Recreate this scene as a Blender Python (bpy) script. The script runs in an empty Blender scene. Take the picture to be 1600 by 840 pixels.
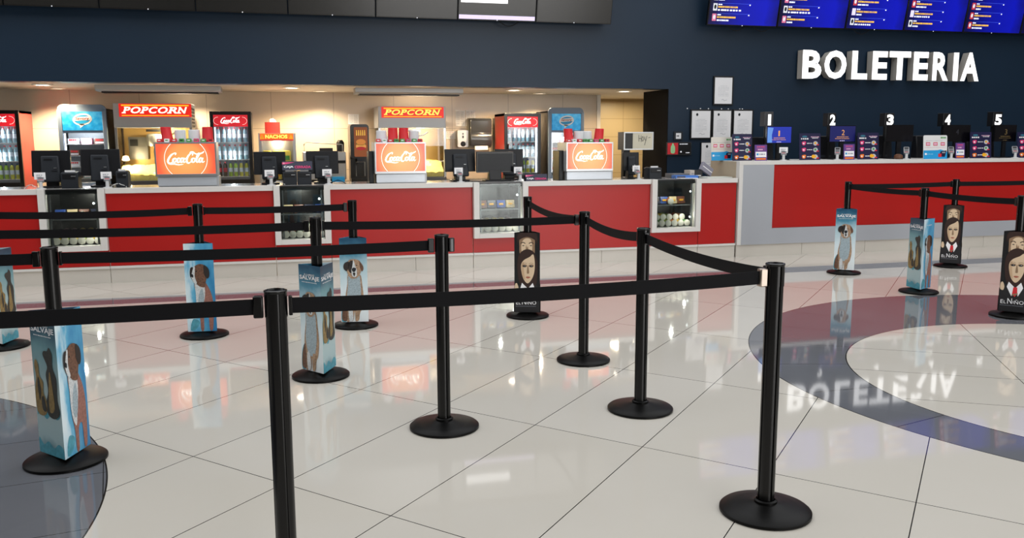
import bpy, math, random
from mathutils import Vector, Matrix
random.seed(7)
S = bpy.context.scene
COL = S.collection
PI = math.pi

# ---------------------------------------------------------------- camera
F, YAW, PITCH, ROLL, CH = 1362.2, .257216, -.148495, -.0032128, 1.42787
cy, sy, cp, sp = math.cos(YAW), math.sin(YAW), math.cos(PITCH), math.sin(PITCH)
fw = Vector((sy*cp, cy*cp, sp)); rt0 = Vector((cy, -sy, 0)); up0 = rt0.cross(fw)
cr, sr = math.cos(ROLL), math.sin(ROLL)
rt = cr*rt0 + sr*up0; up = -sr*rt0 + cr*up0
cam = bpy.data.cameras.new('camera'); co = bpy.data.objects.new('camera', cam); COL.objects.link(co)
m = Matrix.Identity(4)
for i in range(3):
    m[i][0] = rt[i]; m[i][1] = up[i]; m[i][2] = -fw[i]
m[0][3] = 0; m[1][3] = 0; m[2][3] = CH
co.matrix_world = m
cam.sensor_width = 36; cam.lens = F/1600*36; cam.clip_end = 200; cam.clip_start = .05
S.camera = co

def at(x, y, Y):
    """world point seen at photo pixel (x, y) on the vertical plane at distance Y"""
    d = fw + rt*(x-800)/F - up*(y-420)/F
    t = Y/d.y
    return Vector((d.x*t, Y, CH + d.z*t))
def rect(x0, y0, x1, y1, Y):
    ym, xm = (y0+y1)/2, (x0+x1)/2
    return at(x0, ym, Y).x, at(x1, ym, Y).x, at(xm, y1, Y).z, at(xm, y0, Y).z

# ---------------------------------------------------------------- light
S.view_settings.view_transform = 'Standard'; S.view_settings.look = 'None'
S.view_settings.gamma = 1; S.view_settings.use_curve_mapping = False
S.view_settings.exposure = 0.12
wd = bpy.data.worlds.new('daylight'); S.world = wd; wd.use_nodes = True
bg = wd.node_tree.nodes['Background']
bg.inputs[0].default_value = (.985, .99, 1, 1); bg.inputs[1].default_value = 1.38

def lamp(name, kind, loc, energy, color, size=.1, rot=(0, 0, 0), spot=None, sizey=None):
    l = bpy.data.lights.new(name, kind); l.energy = energy; l.color = color
    if kind == 'AREA':
        l.size = size
        if sizey: l.shape = 'RECTANGLE'; l.size_y = sizey
    else: l.shadow_soft_size = size
    if spot: l.spot_size = spot; l.spot_blend = .6
    o = bpy.data.objects.new(name, l); o.location = loc; o.rotation_euler = rot; COL.objects.link(o)
    return o

lamp('daylight_front', 'AREA', (6.6, -7.7, 2.2), 440, (1, .98, .95), 8, (PI/2, 0, 0), sizey=4.4)

# ---------------------------------------------------------------- materials
def lin(h):
    h = h.lstrip('#'); c = [int(h[i:i+2], 16)/255 for i in (0, 2, 4)]
    return tuple(x/12.92 if x <= .04045 else ((x+.055)/1.055)**2.4 for x in c) + (1,)
MATS = {}
def M(name, hexc=None, rough=.5, metal=0, emit=0, var=.06, scale=6, spec=.5, ecol=None):
    if name in MATS: return MATS[name]
    mt = bpy.data.materials.new(name); mt.use_nodes = True; nt = mt.node_tree
    b = nt.nodes['Principled BSDF']; c = lin(hexc)
    tc = nt.nodes.new('ShaderNodeTexCoord'); nz = nt.nodes.new('ShaderNodeTexNoise'); nz.inputs['Scale'].default_value = scale
    nt.links.new(tc.outputs['Object'], nz.inputs['Vector'])
    mx = nt.nodes.new('ShaderNodeMix'); mx.data_type = 'RGBA'
    mx.inputs[6].default_value = tuple(x*(1-var) for x in c[:3])+(1,); mx.inputs[7].default_value = tuple(min(1, x*(1+var)) for x in c[:3])+(1,)
    nt.links.new(nz.outputs[0], mx.inputs[0]); nt.links.new(mx.outputs[2], b.inputs['Base Color'])
    b.inputs['Roughness'].default_value = rough; b.inputs['Metallic'].default_value = metal
    b.inputs['Specular IOR Level'].default_value = spec
    if emit:
        b.inputs['Emission Color'].default_value = lin(ecol or hexc); b.inputs['Emission Strength'].default_value = emit
    MATS[name] = mt
    return mt
def glass(name, tint='ffffff', rough=.02):
    mt = bpy.data.materials.new(name); mt.use_nodes = True; nt = mt.node_tree; nt.nodes.clear()
    out = nt.nodes.new('ShaderNodeOutputMaterial'); mx = nt.nodes.new('ShaderNodeMixShader'); fr = nt.nodes.new('ShaderNodeFresnel')
    tr = nt.nodes.new('ShaderNodeBsdfTransparent'); gl = nt.nodes.new('ShaderNodeBsdfGlossy')
    fr.inputs[0].default_value = 1.5; tr.inputs[0].default_value = lin(tint); gl.inputs['Roughness'].default_value = rough
    nt.links.new(fr.outputs[0], mx.inputs[0]); nt.links.new(tr.outputs[0], mx.inputs[1]); nt.links.new(gl.outputs[0], mx.inputs[2])
    nt.links.new(mx.outputs[0], out.inputs[0]); MATS[name] = mt
    return mt
def ramp_mat(name, stops, axis='Z', lo=0, hi=1, noise=0, nscale=8, rough=.35, emit=0, radial=None, nstretch=None):
    """colour of a printed sheet: ramp along an object axis (or radial), stirred by noise"""
    mt = bpy.data.materials.new(name); mt.use_nodes = True; nt = mt.node_tree; b = nt.nodes['Principled BSDF']
    tc = nt.nodes.new('ShaderNodeTexCoord'); sx = nt.nodes.new('ShaderNodeSeparateXYZ'); nt.links.new(tc.outputs['Object'], sx.inputs[0])
    if radial:
        vm = nt.nodes.new('ShaderNodeVectorMath'); vm.operation = 'DISTANCE'; vm.inputs[1].default_value = radial
        nt.links.new(tc.outputs['Object'], vm.inputs[0]); src = vm.outputs['Value']
    else: src = sx.outputs[axis]
    mr = nt.nodes.new('ShaderNodeMapRange'); mr.inputs[1].default_value = lo; mr.inputs[2].default_value = hi
    nt.links.new(src, mr.inputs[0]); fac = mr.outputs[0]
    if noise:
        nz = nt.nodes.new('ShaderNodeTexNoise'); nz.inputs['Scale'].default_value = nscale; nz.inputs['Detail'].default_value = 5
        if nstretch:
            mp = nt.nodes.new('ShaderNodeMapping'); mp.inputs['Scale'].default_value = nstretch
            nt.links.new(tc.outputs['Object'], mp.inputs[0]); nt.links.new(mp.outputs[0], nz.inputs['Vector'])
        else: nt.links.new(tc.outputs['Object'], nz.inputs['Vector'])
        ma = nt.nodes.new('ShaderNodeMath'); ma.operation = 'MULTIPLY_ADD'; ma.inputs[1].default_value = noise; nt.links.new(nz.outputs[0], ma.inputs[0])
        m2 = nt.nodes.new('ShaderNodeMath'); m2.operation = 'SUBTRACT'; nt.links.new(fac, m2.inputs[0]); m2.inputs[1].default_value = noise*.5
        nt.links.new(m2.outputs[0], ma.inputs[2]); fac = ma.outputs[0]
    cr_ = nt.nodes.new('ShaderNodeValToRGB'); el = cr_.color_ramp.elements
    el[0].position, el[0].color = stops[0][0], lin(stops[0][1]); el[1].position, el[1].color = stops[-1][0], lin(stops[-1][1])
    for p, c in stops[1:-1]:
        e = el.new(p); e.color = lin(c)
    nt.links.new(fac, cr_.inputs[0]); nt.links.new(cr_.outputs[0], b.inputs['Base Color']); b.inputs['Roughness'].default_value = rough
    if emit:
        nt.links.new(cr_.outputs[0], b.inputs['Emission Color']); b.inputs['Emission Strength'].default_value = emit
    MATS[name] = mt
    return mt

WHITE = M('white laminate', 'dcdad6', .35); RED = M('red laminate', 'b01916', .33, spec=.36, var=.04, scale=2)
GREYP = M('grey laminate', 'a9adb4', .4, var=.03, scale=2); TAN = M('tan laminate', 'b5a68f', .5)
SKIRT = M('skirting tile', 'cfcac1', .25, var=.03); DARK = M('black plastic', '111216', .38, spec=.3); DARK2 = M('charcoal plastic', '24282e', .45, spec=.3)
BLK = M('black gloss powder coat', '040405', .2, spec=.38); BASEM = M('black base coat', '050505', .4, var=.2, scale=40, spec=.16)
GROOVE = M('groove', '010101', .8); BELT = M('black webbing', '08080c', .8, var=.25, scale=90, spec=.25)
SILV = M('silver clip', 'b9aca0', .3, metal=.9); STEEL = M('brushed steel', 'b4b6b8', .3, metal=.85, var=.08, scale=3)
STEELP = M('satin steel sheet', 'b3b5b8', .4, metal=.25, var=.06, scale=3); STEELD = M('dark steel', '6b6c6e', .35, metal=.8); PAPER = M('paper', 'e8e8ea', .7, var=.02); INK = M('grey ink', '8b8f99', .8)
INKD = M('dark ink', '22252b', .8); BLACKF = M('black frame', '0b0b0e', .4); BEIGE = M('beige plastic', 'b9b2a4', .5)
CUPR = M('red paper cup', 'd6232b', .5); CUPW = M('white foam cup', 'dfe0e4', .6); LEDW = M('white led', 'ffffff', emit=5); LEDR = M('lit white tube', 'eef4ff', emit=2.2)
WH = M('bright white print', 'f4f4f6', .5); GLASS = glass('clear glass'); GLASSD = glass('showcase glass', 'e9efee')
INT = M('glowing cabinet lining', 'b4bdc4', .5, emit=.04); YEL = M('yellow print', 'f2b01e', .5); ORG = M('orange print', 'f07c1e', .5)  # cabinet lining has a faint glow of its own as interior fill light
BLUE = M('blue print', '1f9bd8', .45); NAVY = M('navy print', '15183c', .4); PUR = M('purple print', '5d3b86', .45); PINK = M('pink print', 'e0407a', .5)
GRN = M('green print', '4c9a4a', .5); REDP = M('red print', 'd32a33', .45); SKIN = M('skin print', 'd9b48f', .5)

# ---------------------------------------------------------------- mesh builder
class MB:
    def __init__(s): s.v = []; s.f = []; s.mi = []; s.mats = []; s.sm = []
    def idx(s, mat):
        if mat not in s.mats: s.mats.append(mat)
        return s.mats.index(mat)
    def add(s, vs, fs, mat, smooth=False):
        b = len(s.v); s.v += [tuple(v) for v in vs]; k = s.idx(mat)
        for f in fs: s.f.append([b+i for i in f]); s.mi.append(k); s.sm.append(smooth)
        return s
    def box(s, x0, x1, y0, y1, z0, z1, mat):
        v = [(x, y, z) for z in (z0, z1) for y in (y0, y1) for x in (x0, x1)]
        return s.add(v, [(0, 2, 3, 1), (4, 5, 7, 6), (0, 1, 5, 4), (2, 6, 7, 3), (0, 4, 6, 2), (1, 3, 7, 5)], mat)
    def rbox(s, x0, x1, y0, y1, z0, z1, r, mat, n=4):
        """box with corners rounded in the x-z plane"""
        pts = []
        for cx, cz, a0 in ((x1-r, z0+r, -90), (x1-r, z1-r, 0), (x0+r, z1-r, 90), (x0+r, z0+r, 180)):
            for i in range(n+1):
                a = math.radians(a0+90*i/n); pts.append((cx+r*math.cos(a), cz+r*math.sin(a)))
        return s.ext(pts, y0, y1, mat)
    def ext(s, pts, y0, y1, mat, smooth=False):
        """extrude a counter-clockwise x-z outline from y0 to y1"""
        n = len(pts); v = [(x, y0, z) for x, z in pts]+[(x, y1, z) for x, z in pts]
        f = [tuple(range(n)), tuple(range(2*n-1, n-1, -1))]+[(i, i+n, (i+1) % n+n, (i+1) % n) for i in range(n)]
        return s.add(v, f, mat, smooth)
    def extx(s, pts, x0, x1, mat):
        """extrude a y-z outline along x"""
        n = len(pts); v = [(x0, y, z) for y, z in pts]+[(x1, y, z) for y, z in pts]
        f = [tuple(range(n)), tuple(range(2*n-1, n-1, -1))]+[(i, i+n, (i+1) % n+n, (i+1) % n) for i in range(n)]
        return s.add(v, f, mat)
    def extz(s, pts, z0, z1, mat, smooth=False):
        n = len(pts); v = [(x, y, z0) for x, y in pts]+[(x, y, z1) for x, y in pts]
        f = [tuple(range(n-1, -1, -1)), tuple(range(n, 2*n))]+[(i, (i+1) % n, (i+1) % n+n, i+n) for i in range(n)]
        return s.add(v, f, mat, smooth)
    def lathe(s, prof, mat, seg=24, c=(0, 0, 0), axis='z', cap=True):
        vs = []; fs = []
        for r, z in prof:
            for i in range(seg):
                a = 2*PI*i/seg; p = (r*math.cos(a), r*math.sin(a), z)
                if axis == 'y': p = (p[0], p[2], -p[1])
                if axis == 'x': p = (p[2], p[0], p[1])
                vs.append((p[0]+c[0], p[1]+c[1], p[2]+c[2]))
        n = len(prof)
        for k in range(n-1):
            for i in range(seg):
                j = (i+1) % seg; fs.append((k*seg+i, k*seg+j, (k+1)*seg+j, (k+1)*seg+i))
        if cap: fs += [tuple(range(seg-1, -1, -1)), tuple((n-1)*seg+i for i in range(seg))]
        return s.add(vs, fs, mat, True)
    def tube(s, pts, r, mat, seg=8):
        P = [Vector(p) for p in pts]; rings = []
        for i, p in enumerate(P):
            t = (P[min(i+1, len(P)-1)]-P[max(i-1, 0)]).normalized()
            a = t.cross(Vector((0, 0, 1)));  a = a if a.length > .01 else t.cross(Vector((1, 0, 0)))
            a.normalize(); b = t.cross(a); rings += [tuple(p+r*(math.cos(2*PI*k/seg)*a+math.sin(2*PI*k/seg)*b)) for k in range(seg)]
        fs = [(i*seg+k, i*seg+(k+1) % seg, (i+1)*seg+(k+1) % seg, (i+1)*seg+k) for i in range(len(P)-1) for k in range(seg)]
        fs += [tuple(range(seg-1, -1, -1)), tuple((len(P)-1)*seg+k for k in range(seg))]
        return s.add(rings, fs, mat, True)
    def shift(s, d):
        s.v = [(x+d[0], y+d[1], z+d[2]) for x, y, z in s.v]; return s
    def rotx(s, a, c=(0, 0, 0)):
        ca, sa = math.cos(a), math.sin(a)
        s.v = [(x, c[1]+(y-c[1])*ca-(z-c[2])*sa, c[2]+(y-c[1])*sa+(z-c[2])*ca) for x, y, z in s.v]; return s
    def rotz(s, a, c=(0, 0, 0)):
        ca, sa = math.cos(a), math.sin(a)
        s.v = [(c[0]+(x-c[0])*ca-(y-c[1])*sa, c[1]+(x-c[0])*sa+(y-c[1])*ca, z) for x, y, z in s.v]; return s
    def build(s, name, parent=None, loc=(0, 0, 0), bevel=0, rz=0):
        me = bpy.data.meshes.new(name); me.from_pydata(s.v, [], s.f)
        for mt in s.mats: me.materials.append(mt)
        me.polygons.foreach_set('material_index', s.mi); me.polygons.foreach_set('use_smooth', s.sm)
        me.set_sharp_from_angle(angle=math.radians(40)); me.update()
        o = bpy.data.objects.new(name, me); COL.objects.link(o); o.location = loc; o.rotation_euler = (0, 0, rz)
        if parent: o.parent = parent
        if bevel:
            b = o.modifiers.new('bevel', 'BEVEL'); b.width = bevel; b.segments = 2; b.limit_method = 'ANGLE'; b.angle_limit = math.radians(50)
        return o

TXT = {}
def text2d(body, off=0, shear=0):
    k = (body, off, shear)
    if k not in TXT:
        cu = bpy.data.curves.new('t', 'FONT'); cu.body = body; cu.offset = off; cu.shear = shear; cu.resolution_u = 3
        o = bpy.data.objects.new('t', cu); COL.objects.link(o); dg = bpy.context.evaluated_depsgraph_get(); dg.update()
        me = bpy.data.meshes.new_from_object(o.evaluated_get(dg))
        v = [(p.co.x, p.co.y) for p in me.vertices]; f = [tuple(p.vertices) for p in me.polygons]
        bpy.data.objects.remove(o); bpy.data.curves.remove(cu); bpy.data.meshes.remove(me)
        xs = [p[0] for p in v] or [0, 1]; ys = [p[1] for p in v] or [0, 1]
        w = max(max(xs)-min(xs), 1e-6); h = max(max(ys)-min(ys), 1e-6)
        TXT[k] = ([((x-min(xs))/w, (y-min(ys))/h) for x, y in v], f, w/h)
    return TXT[k]

class Art:
    """thin printed shapes on a face: origin O, directions U and V, outward normal N (metres)"""
    def __init__(s, mb, O, U=(1, 0, 0), V=(0, 0, 1), N=(0, -1, 0), step=.0008):
        s.mb = mb; s.O = Vector(O); s.U = Vector(U).normalized(); s.V = Vector(V).normalized(); s.N = Vector(N).normalized(); s.step = step
        s.flip = s.U.cross(s.V).dot(s.N) < 0
    clip = None
    def P(s, u, v, k):
        if s.clip: u = min(max(u, .0005), s.clip[0]-.0005); v = min(max(v, .0005), s.clip[1]-.0005)
        return s.O+s.U*u+s.V*v+s.N*(k*s.step)
    def poly(s, pts, mat, k=1):
        f = list(range(len(pts)))
        s.mb.add([s.P(u, v, k) for u, v in pts], [f[::-1] if s.flip else f], mat)
    def rect(s, u0, v0, u1, v1, mat, k=1): s.poly([(u0, v0), (u1, v0), (u1, v1), (u0, v1)], mat, k)
    def ell(s, u, v, a, b, mat, k=1, n=20, rot=0, a0=0, a1=360):
        c, q = math.cos(math.radians(rot)), math.sin(math.radians(rot)); pts = []
        for i in range(n):
            t = math.radians(a0+(a1-a0)*i/(n if a1-a0 == 360 else n-1)); x, y = a*math.cos(t), b*math.sin(t); pts.append((u+x*c-y*q, v+x*q+y*c))
        s.poly(pts, mat, k)
    def blob(s, pts, mat, k=1, n=4, su=1, sv=1, ou=0, ov=0):
        """closed smooth outline through pts"""
        N = len(pts); out = []
        for i in range(N):
            p0, p1, p2, p3 = (pts[(i+j-1) % N] for j in range(4))
            for q in range(n):
                t = q/n
                out.append(tuple(ou*(1-j)+ov*j+(su, sv)[j]*.5*(2*p1[j]+(p2[j]-p0[j])*t+(2*p0[j]-5*p1[j]+4*p2[j]-p3[j])*t*t+(3*p1[j]-p0[j]-3*p2[j]+p3[j])*t**3) for j in (0, 1)))
        s.poly(out, mat, k)
    def stroke(s, pts, w, mat, k=1, n=5, closed=False):
        """ribbon through pts; w a width or one per point"""
        P = [Vector((p[0], p[1])) for p in pts]; W = w if isinstance(w, (list, tuple)) else [w]*len(P); C = []; 
        L = len(P)
        rng = L if closed else L-1
        for i in range(rng):
            g = (lambda j: P[j % L]) if closed else (lambda j: P[max(0, min(L-1, j))])
            p0, p1, p2, p3 = g(i-1), g(i), g(i+1), g(i+2)
            for q in range(n):
                t = q/n; C.append((.5*(2*p1+(p2-p0)*t+(2*p0-5*p1+4*p2-p3)*t*t+(3*p1-p0-3*p2+p3)*t**3), W[i % L]*(1-t)+W[(i+1) % L]*t))
        if not closed: C.append((P[-1], W[-1]))
        else: C.append(C[0])
        Lp = []; 
        for i, (p, ww) in enumerate(C):
            a = C[max(i-1, 0)][0]; b = C[min(i+1, len(C)-1)][0]; t = (b-a); t = t.normalized() if t.length > 1e-9 else Vector((1, 0)); nn = Vector((-t.y, t.x))
            Lp.append((p+nn*ww/2, p-nn*ww/2))
        vs = []; fs = []
        for a, b in Lp: vs += [s.P(a.x, a.y, k), s.P(b.x, b.y, k)]
        for i in range(len(Lp)-1):
            f = (2*i, 2*i+1, 2*i+3, 2*i+2); fs.append(f[::-1] if s.flip else f)
        s.mb.add(vs, fs, mat)
    def text(s, body, u, v, w, h, mat, k=1, off=0, shear=0):
        vs, fs, _ = text2d(body, off, shear)
        s.mb.add([s.P(u+x*w, v+y*h, k) for x, y in vs], [f[::-1] if s.flip else f for f in fs], mat)
    def dashes(s, u, v, w, h, mat, k=1, n=6):
        x = 0; rnd = random.Random(int(u*1e4)+int(v*1e5))
        for i in range(n):
            l = w/n*rnd.uniform(.55, .9); s.rect(u+i*w/n, v, u+i*w/n+l, v+h, mat, k)
    def script(s, u, v, w, mat, k=1):
        """the white script lettering of the drinks signs, w wide"""
        q = w/3.5; 
        def st(pts, ws): s.stroke([(u+x*q, v+y*q) for x, y in pts], [(a*1.08+.012)*q for a in ws], mat, k, 4)
        b, t = .15, .06
        st([(.80, .83), (.86, .99), (.72, 1.0), (.42, .80), (.18, .45), (.12, .20), (.22, .07), (.45, .10), (.62, .24)], [t, .1, t, .13, b, b, .12, t, .04])
        st([(.12, .1), (.3, -.02), (.7, -.02), (1.1, -.1), (1.5, -.04)], [.04, .09, .1, .08, .02])
        st([(.78, .54), (.62, .42), (.58, .22), (.68, .12), (.82, .22), (.88, .42), (.78, .54)], [t, b, b, t, .1, .1, t])
        st([(1.2, .46), (1.12, .56), (.98, .4), (.96, .2), (1.06, .12), (1.2, .22)], [.09, t, b, b, .08, .04])
        st([(1.52, .46), (1.42, .56), (1.28, .4), (1.26, .2), (1.36, .12), (1.5, .3), (1.58, .54), (1.52, .2), (1.6, .12), (1.7, .2)], [t, t, b, b, t, t, .1, .11, t, .03])
        st([(1.62, .42), (1.78, .5), (1.86, .44)], [.04, .09, .04])
        st([(2.34, .78), (2.4, .98), (2.24, .98), (1.98, .74), (1.82, .4), (1.84, .14), (2.0, .06), (2.2, .2)], [t, .1, t, .13, b, b, .1, .04])
        st([(2.1, .84), (2.2, 1.08), (2.42, 1.1), (2.62, .94), (2.9, .9), (3.3, 1.04), (3.42, 1.18)], [.04, .09, .1, .08, .1, .1, .03])
        st([(2.46, .54), (2.3, .42), (2.28, .22), (2.38, .12), (2.52, .22), (2.58, .42), (2.46, .54)], [t, b, b, t, .1, .1, t])
        st([(2.62, .3), (2.86, .62), (3.0, .92), (2.9, .98), (2.76, .7), (2.68, .3), (2.76, .12), (2.88, .2)], [.04, t, .08, t, .12, b, .08, .04])
        st([(3.2, .46), (3.1, .56), (2.96, .4), (2.94, .2), (3.04, .12), (3.18, .3), (3.26, .54), (3.2, .2), (3.3, .12), (3.44, .24)], [t, t, b, b, t, t, .1, .11, t, .03])

# ---------------------------------------------------------------- things
def tag(o, label, cat, group=None):
    o['label'] = label; o['category'] = cat
    if group: o['group'] = group
    return o
def thing(name, label, cat, loc=(0, 0, 0), rz=0, group=None):
    o = bpy.data.objects.new(name, None); COL.objects.link(o); o.empty_display_size = .1
    o.location = loc; o.rotation_euler = (0, 0, rz)
    return tag(o, label, cat, group)
def struct(name, mb, bevel=0):
    o = mb.build(name, bevel=bevel); o['kind'] = 'structure'; return o
def dup(root, loc, rz=0, label=None, group=None):
    r = root.copy(); COL.objects.link(r); r.location = loc; r.rotation_euler = (0, 0, rz)
    if label: r['label'] = label
    if group: r['group'] = group
    for ch in list(root.children):
        c = ch.copy(); COL.objects.link(c); c.parent = r
        for g in list(ch.children):
            d = g.copy(); COL.objects.link(d); d.parent = c
    return r
ORD = ['first', 'second', 'third', 'fourth', 'fifth', 'sixth', 'seventh', 'eighth', 'ninth', 'tenth']

# ================================================================ SETTING
def floor_material():
    mt = bpy.data.materials.new('polished floor tile'); mt.use_nodes = True; nt = mt.node_tree; b = nt.nodes['Principled BSDF']
    N = nt.nodes.new; L = nt.links.new
    geo = N('ShaderNodeNewGeometry'); sx = N('ShaderNodeSeparateXYZ'); L(geo.outputs['Position'], sx.inputs[0]); X, Y = sx.outputs[0], sx.outputs[1]
    def ma(op, a, c=None, d=None):
        n = N('ShaderNodeMath'); n.operation = op
        for i, q in enumerate((a, c, d)):
            if q is None: continue
            if isinstance(q, (int, float)): n.inputs[i].default_value = q
            else: L(q, n.inputs[i])
        return n.outputs[0]
    def lines(ox, oy, e1, e2, wid, fi=1, fj=.5):
        det = e1[0]*e2[1]-e1[1]*e2[0]
        dx, dy = ma('SUBTRACT', X, ox), ma('SUBTRACT', Y, oy)
        i = ma('ADD', ma('MULTIPLY', dx, e2[1]/det), ma('MULTIPLY', dy, -e2[0]/det)); j = ma('ADD', ma('MULTIPLY', dx, -e1[1]/det), ma('MULTIPLY', dy, e1[0]/det))
        i = ma('MULTIPLY', i, fi); j = ma('MULTIPLY', j, fj)
        def ln(q, s): 
            r = ma('SUBTRACT', q, ma('ROUND', q)); return ma('LESS_THAN', ma('MULTIPLY', ma('ABSOLUTE', r), s), wid)
        cell = N('ShaderNodeCombineXYZ'); L(ma('FLOOR', i), cell.inputs[0]); L(ma('FLOOR', j), cell.inputs[1])
        wn = N('ShaderNodeTexWhiteNoise'); L(cell.outputs[0], wn.inputs['Vector'])
        return ma('MAXIMUM', ln(i, .59/fi), ln(j, .59/fj)), wn.outputs['Value']
    def dist(cx, cy): return ma('SQRT', ma('ADD', ma('POWER', ma('SUBTRACT', X, cx), 2), ma('POWER', ma('SUBTRACT', Y, cy), 2)))
    e1, e2 = (.3965, -.4345), (.4165, .441)
    l1, c1 = lines(-.44, 4.05, e1, e2, .0022)
    dR, dr = dist(5.289, 4.193), dist(4.83, 3.938); dL, dl = dist(-3.101, 3.493), dist(-3.6, 3.4)
    inR, inr = ma('LESS_THAN', dR, 2.455), ma('LESS_THAN', dr, 1.573); inL, inl = ma('LESS_THAN', dL, 2.36), ma('LESS_THAN', dl, 1.57)
    ring = ma('MAXIMUM', ma('MULTIPLY', inR, ma('SUBTRACT', 1, inr)), ma('MULTIPLY', inL, ma('SUBTRACT', 1, inl)))
    strip = ma('MULTIPLY', ma('GREATER_THAN', Y, 8.17), ma('LESS_THAN', Y, 8.5))
    grey = ma('MAXIMUM', ring, strip)
    def near(d, r): return ma('LESS_THAN', ma('ABSOLUTE', ma('SUBTRACT', d, r)), .0035)
    edges = ma('MAXIMUM', ma('MAXIMUM', near(dR, 2.455), near(dr, 1.573)), near(dL, 2.36))
    l2, c2 = lines(4.2, 4.1, (.30, .508), (-.508, .30), .0022)
    # joints that cross the grey bands
    ang = ma('MULTIPLY', ma('ARCTAN2', ma('SUBTRACT', Y, 4.193), ma('SUBTRACT', X, 5.289)), 24/6.2832)
    rl = ma('LESS_THAN', ma('MULTIPLY', ma('ABSOLUTE', ma('SUBTRACT', ang, ma('ROUND', ang))), 2.1*6.2832/24), .0025)
    rad = ma('MULTIPLY', rl, ma('MULTIPLY', inR, ma('SUBTRACT', 1, inr)))
    l3, c3 = lines(-.8, 3.95, (.58, .10), (-.10, .58), .002, 1, 1)
    sj = ma('MULTIPLY', X, 1/.6); sl = ma('LESS_THAN', ma('ABSOLUTE', ma('SUBTRACT', sj, ma('ROUND', sj))), .004)
    out = ma('SUBTRACT', 1, ma('MAXIMUM', ma('MAXIMUM', inR, inL), ma('MAXIMUM', strip, ma('GREATER_THAN', Y, 9.5))))
    joint = ma('MAXIMUM', ma('MULTIPLY', l1, out), ma('MULTIPLY', l2, inr))
    joint = ma('MAXIMUM', joint, ma('MAXIMUM', rad, ma('MULTIPLY', l3, inL)))
    joint = ma('MAXIMUM', joint, ma('MAXIMUM', edges, ma('MULTIPLY', strip, sl)))
    nz = N('ShaderNodeTexNoise'); nz.inputs['Scale'].default_value = 1.6; nz.inputs['Detail'].default_value = 4; L(geo.outputs['Position'], nz.inputs['Vector'])
    f = ma('ADD', ma('MULTIPLY', c1, .35), ma('MULTIPLY', nz.outputs[0], .6))
    mxl = N('ShaderNodeMix'); mxl.data_type = 'RGBA'; mxl.inputs[6].default_value = lin('c6c1b6'); mxl.inputs[7].default_value = lin('d2cec6'); L(f, mxl.inputs[0])
    mxg = N('ShaderNodeMix'); mxg.data_type = 'RGBA'; mxg.inputs[6].default_value = lin('62646a'); mxg.inputs[7].default_value = lin('74767b'); L(f, mxg.inputs[0])
    m1 = N('ShaderNodeMix'); m1.data_type = 'RGBA'; L(grey, m1.inputs[0]); L(mxl.outputs[2], m1.inputs[6]); L(mxg.outputs[2], m1.inputs[7])
    m2 = N('ShaderNodeMix'); m2.data_type = 'RGBA'; L(joint, m2.inputs[0]); L(m1.outputs[2], m2.inputs[6]); m2.inputs[7].default_value = lin('2e2b28')
    L(m2.outputs[2], b.inputs['Base Color']); b.inputs['Roughness'].default_value = .045; b.inputs['IOR'].default_value = 1.5
    return mt
FLOOR = floor_material()
struct('floor', MB().box(-14, 18, -8, 18, -.1, 0, FLOOR))

def tilewall(name, base, joint, tw, th, rough=.35, ox=0, oz=0, axis='X'):
    mt = bpy.data.materials.new(name); mt.use_nodes = True; nt = mt.node_tree; b = nt.nodes['Principled BSDF']
    geo = nt.nodes.new('ShaderNodeNewGeometry'); sx = nt.nodes.new('ShaderNodeSeparateXYZ'); nt.links.new(geo.outputs['Position'], sx.inputs[0])
    cb = nt.nodes.new('ShaderNodeCombineXYZ'); nt.links.new(sx.outputs[axis], cb.inputs[0]); nt.links.new(sx.outputs['Z'], cb.inputs[1])
    mp = nt.nodes.new('ShaderNodeMapping'); mp.inputs['Location'].default_value = (ox, oz, 0); nt.links.new(cb.outputs[0], mp.inputs[0])
    br = nt.nodes.new('ShaderNodeTexBrick'); br.offset = 0; br.inputs['Scale'].default_value = 1; br.inputs['Brick Width'].default_value = tw; br.inputs['Row Height'].default_value = th
    br.inputs['Mortar Size'].default_value = .004; c = lin(base); br.inputs['Color1'].default_value = c; br.inputs['Color2'].default_value = tuple(x*.95 for x in c[:3])+(1,); br.inputs['Mortar'].default_value = lin(joint)
    nt.links.new(mp.outputs[0], br.inputs['Vector']); nt.links.new(br.outputs[0], b.inputs['Base Color']); b.inputs['Roughness'].default_value = rough
    return mt
NAVYW = M('navy wall paint', '182a3c', .38, var=.10, scale=1.2, spec=.3)
KIT = tilewall('beige glazed tile', 'c8baa8', '9a8f80', .88, .60, .28, .1, .22)
KIT2 = tilewall('tan corridor tile', 'c2aa80', '9c875f', .6, .31, .35, .2, .1)
WC = M('white plaster', 'cfc6b8', .7); JAMB = M('black paint', '050507', .7, spec=.15); HALL = M('hall wall grey', '5a5956', .8); MULL = M('mullion', '4a4a4c', .5)
YW = 11.4; ZS = 2.1; XJ = 5.262
w = MB(); w.box(-14, XJ, YW, YW+.25, ZS, 6.2, NAVYW); w.box(XJ, 18, YW, YW+.25, 0, 6.2, NAVYW)
struct('wall_front', w)
struct('wall_jamb', MB().box(XJ, XJ+.25, YW+.25, 12.25, 0, ZS, JAMB))
struct('wall_jamb_lining', MB().box(XJ-.01, XJ, YW, 12.25, 0, ZS, JAMB))
struct('wall_kitchen', MB().box(-14, 4.86, 13.2, 13.4, 0, ZS+.05, KIT))
struct('trim_1', MB().box(4.86, 4.92, 13.17, 13.42, 0, ZS, WHITE))
struct('wall_corridor', MB().box(4.4, 8.5, 14.4, 14.6, 0, ZS+.05, KIT2))
struct('wall_corridor_side', MB().box(4.4, 4.6, 13.4, 14.4, 0, ZS+.05, KIT2))
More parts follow.
